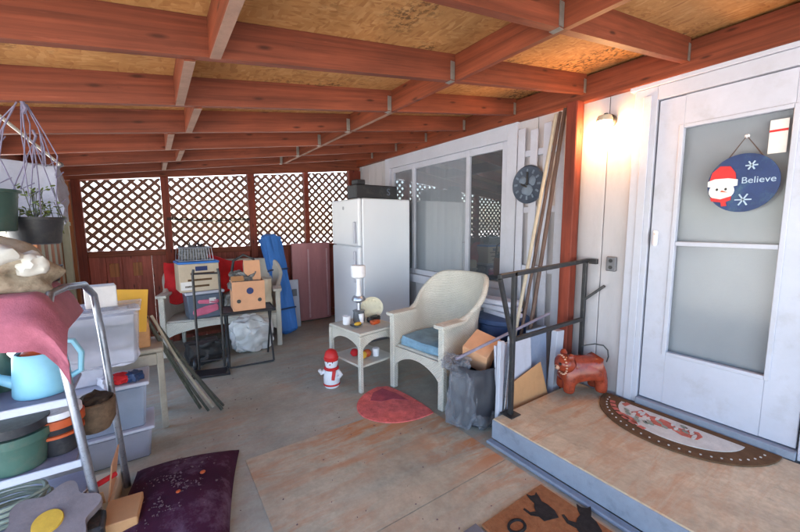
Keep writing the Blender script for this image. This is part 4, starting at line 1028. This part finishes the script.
# hose coil and flower stone on the bottom shelf
hs = MB(); pts = []
for i in range(90):
    a = i * .28; pts.append((.13 * math.cos(a) + .01 * math.sin(i), .10 * math.sin(a), .012 + i * .0011))
hs.tube(pts, .0095, 8); tag(hs.build('hose_coil', 'hose', None, (-.60, 2.13, .192)), 'coiled olive garden hose on the bottom rack shelf', 'hose')
fs = thing('flower_stone', 'grey flower shaped stepping stone with ochre centre', 'stone', (-.435, 1.93, .12))
P = [((0.15 + .022 * math.cos(6 * a)) * math.cos(a), (0.15 + .022 * math.cos(6 * a)) * math.sin(a)) for a in [2 * PI * i / 72 for i in range(72)]]
o = MB().prism(P, .035).build('petals', 'flowerstone', fs); o.rotation_euler = (R(24), R(-6), R(10)); o.location = (0, 0, .10)
c = MB().lathe([(.05, 0), (.048, .008), (0, .012)], (0, 0, .0352), 24).build('flower_centre', 'flowereye', fs); c.rotation_euler = o.rotation_euler; c.location = o.location
st_ = thing('planter_trough', 'dark planting trough of soil under the flower stone', 'planter', (-.46, 1.93, 0))
MB().span(-.20, .20, -.08, .05, 0, .19, .01).build('trough', 'blackplastic', st_)
MB().span(-.185, .185, -.068, .04, .1905, .194, 0).build('soil', 'soil', st_)

# hanging planters
def hanger(name, label, loc, r0, r1, h, m, top, strands):
    t = thing(name, label, 'planter', loc)
    MB().lathe([(r0, 0), (r0 + .01, .005), (r1, h), (r1 + .012, h), (r1 + .012, h + .012), (r1 - .004, h + .012), (r0 * .8, .03), (0, .03)], (0, 0, 0), 30).build('pot', m, t)
    b = MB()
    for i in range(strands):
        a = 2 * PI * i / strands + .4
        p = Vector((r1 * math.cos(a), r1 * math.sin(a), h)); q = Vector((top[0], top[1], top[2]))
        b.tube([p, p.lerp(q, .5) + Vector((.012 * math.sin(i * 3), .01 * math.cos(i * 5), 0)), q], .003, 5)
    b.tube([q, q + Vector((.01, 0, .03)), q + Vector((.0, .01, .06))], .006, 6)
    b.build('hanger', 'string', t); return t
hanger('hanging_planter', 'black bowl planter hanging on grey cords above the rock', (-.475, 2.48, 1.365), .078, .108, .12, 'blackplastic', (.02, .05, .50), 4)
hanger('hanging_planter', 'dark green planter hanging on lavender cords beside the black bowl', (-.585, 2.30, 1.43), .075, .10, .17, 'darkgreen', (.02, .04, .42), 4)
b = MB(); random.seed(12)
for i in range(10):
    a_ = random.uniform(0, 2 * PI); r0 = random.uniform(.02, .10); L_ = random.uniform(.14, .42)
    x, y_ = r0 * math.cos(a_) - .02, r0 * math.sin(a_)
    b.tube([(x * .2, y_ * .2, .02), (x * .8, y_ * .8, -.3 * L_), (x * 1.1 + .015 * math.sin(i), y_, -.65 * L_), (x * 1.2 + .02 * math.sin(i * 2), y_ * 1.1, -L_), (x * 1.1 + .03, y_, -L_ + .03)], .0026, 5)
b.tube([(0, 0, .03), (.01, 0, 0), (0, 0, -.02)], .008, 6)
tag(b.build('cord_bundle', 'string', None, (-.42, 2.21, 1.95)), 'loose bundle of lavender cords hanging from a joist', 'cord')
tp_ = thing('trailing_plant', 'sparse trailing plant with dry green leaves in the black bowl', 'plant', (-.475, 2.48, 1.47))
b = MB(); lf = MB(); random.seed(31)
for i in range(12):
    a_ = random.uniform(0, 2 * PI); c_, s2 = math.cos(a_), math.sin(a_); h_ = random.uniform(.03, .16); o_ = random.uniform(.06, .12)
    P_ = [Vector((0, 0, 0)), Vector((c_ * o_ * .5, s2 * o_ * .5, h_)), Vector((c_ * o_, s2 * o_, h_ * 1.1)), Vector((c_ * o_ * 1.2, s2 * o_ * 1.2, h_ * .6 - random.uniform(0, .12)))]
    b.tube(P_, .002, 5)
    for k in range(9):
        t_ = random.uniform(.5, 3); p_ = P_[int(min(2, t_))].lerp(P_[int(min(2, t_)) + 1], t_ % 1)
        lf.ball(p_ + Vector([random.uniform(-.012, .012) for _ in range(3)]), (.013, .007, .002), 1, 0, rot=(random.uniform(-1, 1), random.uniform(-1, 1), random.uniform(0, 6)))
b.build('stems', 'pole_green', tp_); lf.build('foliage', 'foliage', tp_)
rd = thing('hanging_rod', 'thin white rod with grey tip hanging under the joists', 'rod', (-.50, 2.30, 1.87))
a_, b_ = Vector((-.03, -.10, .08)), Vector((.0, 1.15, .01))
MB().tube([a_, b_], .008, 8).build('shaft', 'rod', rd)
MB().ball(b_, (.018, .022, .018), 2).build('tip', 'greypaint', rd)
hb = MB(); hb.soft((-.12, 0, .07), (.66, .18, .34), amp=.03, seed=21, cuts=12, rnd=.12)
hb_o = tag(hb.build('pale_sheet_bundle', 'sheetfab', None, (-.62, 2.90, 1.57)), 'folded pale sheet bundle hanging behind the planters', 'bundle')
for x in (-.12, .13): MB().tube([(x, 0, .22), (x, 0, .41)], .006, 6).build('hanging_strap', 'string', hb_o)

# totes behind the rack
t1 = thing('storage_tote', 'lavender grey storage tote on the floor under a paler one', 'tote', (-.36, 2.78, 0))
MB().box((0, 0, .095), (.54, .28, .19), bev=.012, taper=.93).build('tub', 'clear_lav', t1)
MB().soft((.02, 0, .08), (.44, .2, .13), amp=.03, seed=51, cuts=8).build('contents', 'lav2', t1)
MB().box((0, 0, .196), (.57, .30, .018), bev=.005).build('lid', 'white', t1)
t2 = thing('storage_tote', 'grey blue storage tote stacked below the clear tub', 'tote', (-.36, 2.78, .206))
MB().box((0, 0, .135), (.52, .27, .27), bev=.012, taper=.92).build('tub', 'clear_blue', t2)
MB().soft((.14, 0, .11), (.17, .19, .18), amp=.03, seed=52, cuts=8).build('contents', 'navy', t2)
MB().soft((-.08, 0, .09), (.24, .2, .15), amp=.03, seed=53, cuts=8).build('contents', 'palefab', t2)
MB().box((0, 0, .281), (.55, .30, .022), bev=.005).build('lid', 'white', t2)
TT = .499
random.seed(5)
for i, (x, m, lb) in enumerate(((-.22, 'redfab', 'crumpled red scrap on the grey blue tote lid'), (-.16, 'navy', 'crumpled navy scrap on the grey blue tote lid'), (-.29, 'palefab', 'crumpled white scrap on the grey blue tote lid'))):
    tag(MB().soft((0, 0, .03), (.08, .07, .06), (0, 0, i), .014, i + 30).build('fabric_scrap', m, None, (x, 2.69, TT)), lb, 'scrap')
z = TT + .115
tag(MB().span(-.2, .12, -.07, .07, 0, .115, .01).build('shoe_box', 'palefab', None, (-.42, 2.80, TT)), 'pale box lying on the tote lid under the clear tub of bedding', 'box')
ctb = thing('clear_tub', 'big clear plastic tub of folded grey bedding behind the rack frame', 'tub', (-.33, 2.80, z))
MB().box((0, 0, .165), (.44, .29, .33), bev=.02, taper=.9).build('tub', 'clear', ctb)
MB().box((0, 0, .341), (.47, .32, .02), bev=.006).build('lid', 'clear', ctb)
MB().lathe([(.006, 0), (.006, .3)], (.17, -.158, .334), 8, (0, R(-90), 0)).build('lid_rib', 'clear', ctb)
for k, (m_, h_, w_) in enumerate((('palefab', .10, .38), ('lav', .09, .40), ('lav2', .08, .36), ('palefab', .07, .40))):
    MB().soft((.01 * (-1) ** k, 0, .055 + .075 * k), (w_, .24, h_), (0, R(3 * (-1) ** k), 0), .03, 60 + k, 10, .3).build('bedding', m_, ctb)
z += .352
tag(MB().box((0, 0, .065), (.15, .12, .13), (0, 0, R(8)), .004).build('white_carton', 'signwhite', None, (-.29, 2.80, z)), 'small white carton on top of the clear tub of bedding', 'box')

stl = thing('plastic_side_table', 'off white plastic side table behind the totes', 'table', (-.21, 3.14, 0))
MB().span(-.2, .215, -.18, .18, .57, .60, .01).build('top', 'tablewhite', stl)
for sx in (-.17, .19):
    for sy in (-.15, .15): MB().box((sx, sy, .285), (.04, .04, .57), bev=.006).build('leg', 'tablewhite', stl)
MB().span(-.15, .17, -.165, -.14, .48, .56, .004).build('apron', 'tablewhite', stl)
tag(MB().span(-.14, .10, -.12, .12, 0, .18, .005).build('brown_carton', 'card', None, (-.17, 3.15, .601)), 'brown carton on the plastic side table', 'box')
tag(MB().box((-.01, 0, .135), (.19, .012, .29), (R(-8), R(6), 0), .001).build('yellow_envelope', 'yellow', None, (-.155, 3.0, .745)), 'yellow padded envelope upright behind the clear tub of bedding', 'envelope')

for i in range(5):
    bx_ = Vector(((.215, .262, .30, .352, .372)[i], (3.12, 3.04, 3.09, 3.0, 3.06)[i], .014)); tp = Vector((-.09 + .018 * i, 3.17 + .016 * i, (.80, .76, .79, .74, .70)[i]))
    lbs = ('dull green pole leaning on the plastic table, foot nearest the totes', 'dull green pole second from the totes in the leaning bundle', 'pale pole in the middle of the leaning bundle', 'dull green pole between the pale pole and the outermost one', 'outermost dull pole of the leaning bundle, nearest the cushion')
    p, q = bx_, tp
    tag(MB().tube([tuple((q - p) * (k / 8) + Vector((.0, -.02, -.035)) * math.sin(PI * k / 8) * (.4 + .3 * (i % 3))) for k in range(9)], (.012, .009, .010, .012, .009)[i], 8).build('canopy_pole', 'pole_tan' if i == 2 else 'pole_green', None, p), lbs[i], 'pole', 'poles leaning in a bundle')

# floor cushion and cartons
def cushion(u, v):
    a, c = u * 2 - 1, v * 2 - 1
    pf = max(0, (1 - a * a)) ** .45 * max(0, (1 - c * c)) ** .45
    px = a * (.275 - .018 * (1 - c * c)); py = c * (.42 - .02 * (1 - a * a))
    n = .016 * noise.noise(Vector((a * 2.2, c * 2.2, 5)))
    return Vector((px, py, (.012 + .125 * pf + n * pf)))
b = MB(); b.sheet(cushion, 30, 34, 0)
b.sheet(lambda u, v: Vector((cushion(u, v).x, cushion(u, v).y, .006)), 10, 10, 0)
cu = tag(b.build('floor_cushion', 'purple', None, (.0, 2.03, 0), (0, 0, R(-13))), 'dark purple floor cushion scattered with leaf litter', 'cushion')
b = MB(); random.seed(21)
for i in range(480):
    u, v = min(.95, max(.05, random.gauss(.45, .16))), min(.95, max(.05, random.gauss(.5, .17)))
    p = cushion(u, v); sz = random.uniform(.0015, .006) * (2.2 if random.random() < .06 else 1)
    if noise.noise(Vector((u * 7, v * 7, 3))) < .02: continue
    b.box((p.x, p.y, p.z + .003), (sz * 1.6, sz, .002), (random.uniform(-.4, .4), random.uniform(-.4, .4), random.uniform(0, 3)), 0)
o = b.build('leaf_litter', 'leaflitter', cu); o['kind'] = 'stuff'
b = MB()
for (u, v, s_) in ((.72, .62, .014), (.55, .44, .011)):
    p = cushion(u, v); b.ball((p.x, p.y, p.z + .006), (s_, s_, s_ * .5), 2, .2)
b.build('orange_petals', 'terracotta', cu)
fc = thing('flat_carton', 'small tan carton lying beside the purple cushion', 'box', (-.205, 1.985, .062), R(-6))
MB().span(-.068, .068, -.09, .09, 0, .09, .004).build('body', 'card', fc)
oc = thing('open_box', 'open brown carton with raised flap under the rack', 'box', (-.335, 2.30, 0), R(-4))
MB().span(-.09, .09, -.14, .14, 0, .10, .004).build('body', 'card_pale', oc)
MB().box((.085, -.04, .19), (.006, .20, .19), (0, R(8), 0), .001).build('flap', 'card_orange', oc)
MB().box((-.02, -.145, .13), (.16, .005, .09), (R(20), 0, 0), .001).build('flap', 'card', oc)
tag(MB().box((0, 0, .05), (.16, .20, .10), (0, 0, R(12)), .004).build('pale_carton', 'card_pale', None, (-.235, 1.80, 0)), 'pale carton on the floor in front of the rack', 'box')

# small litter on the floor
b = MB(); random.seed(9)
for i in range(90):
    x, y = random.uniform(.1, 1.7), random.uniform(.9, 3.6)
    s_ = random.uniform(.002, .006); b.box((x, y, .009), (s_ * 1.8, s_, .003), (0, 0, random.uniform(0, 3)), 0)
o = b.build('floor_crumbs', 'leaflitter'); o['kind'] = 'stuff'; o['label'] = 'scattered crumbs and leaf bits on the worn floor'

# ------------------------------------------------------------------ camera and render settings
yaw, pitch, roll = -.601, .1144, -.0056
cy, sy = math.cos(yaw), math.sin(yaw)
r_ = Vector((cy, sy, 0)); fw = Vector((-sy, cy, 0)); up = Vector((0, 0, 1))
f2 = fw * math.cos(pitch) - up * math.sin(pitch); u2 = up * math.cos(pitch) + fw * math.sin(pitch)
r2 = r_ * math.cos(roll) + u2 * math.sin(roll); u3 = u2 * math.cos(roll) - r_ * math.sin(roll)
cam = bpy.data.cameras.new('camera'); co = bpy.data.objects.new('camera', cam); COL.objects.link(co)
mw = Matrix((( r2.x, u3.x, -f2.x, 0), (r2.y, u3.y, -f2.y, 0), (r2.z, u3.z, -f2.z, 1.45), (0, 0, 0, 1)))
co.matrix_world = mw
cam.sensor_width = 36; cam.lens = 358.3 / 800 * 36; cam.clip_start = .02; cam.clip_end = 500
S.camera = co
S.view_settings.view_transform = 'Standard'; S.view_settings.look = 'None'
S.view_settings.gamma = 1; S.view_settings.use_curve_mapping = False
S.view_settings.exposure = 2.7
S.cycles.use_denoising = True
S.cycles.max_bounces = 10; S.cycles.diffuse_bounces = 6; S.cycles.transparent_max_bounces = 12
S.cycles.sample_clamp_indirect = 8
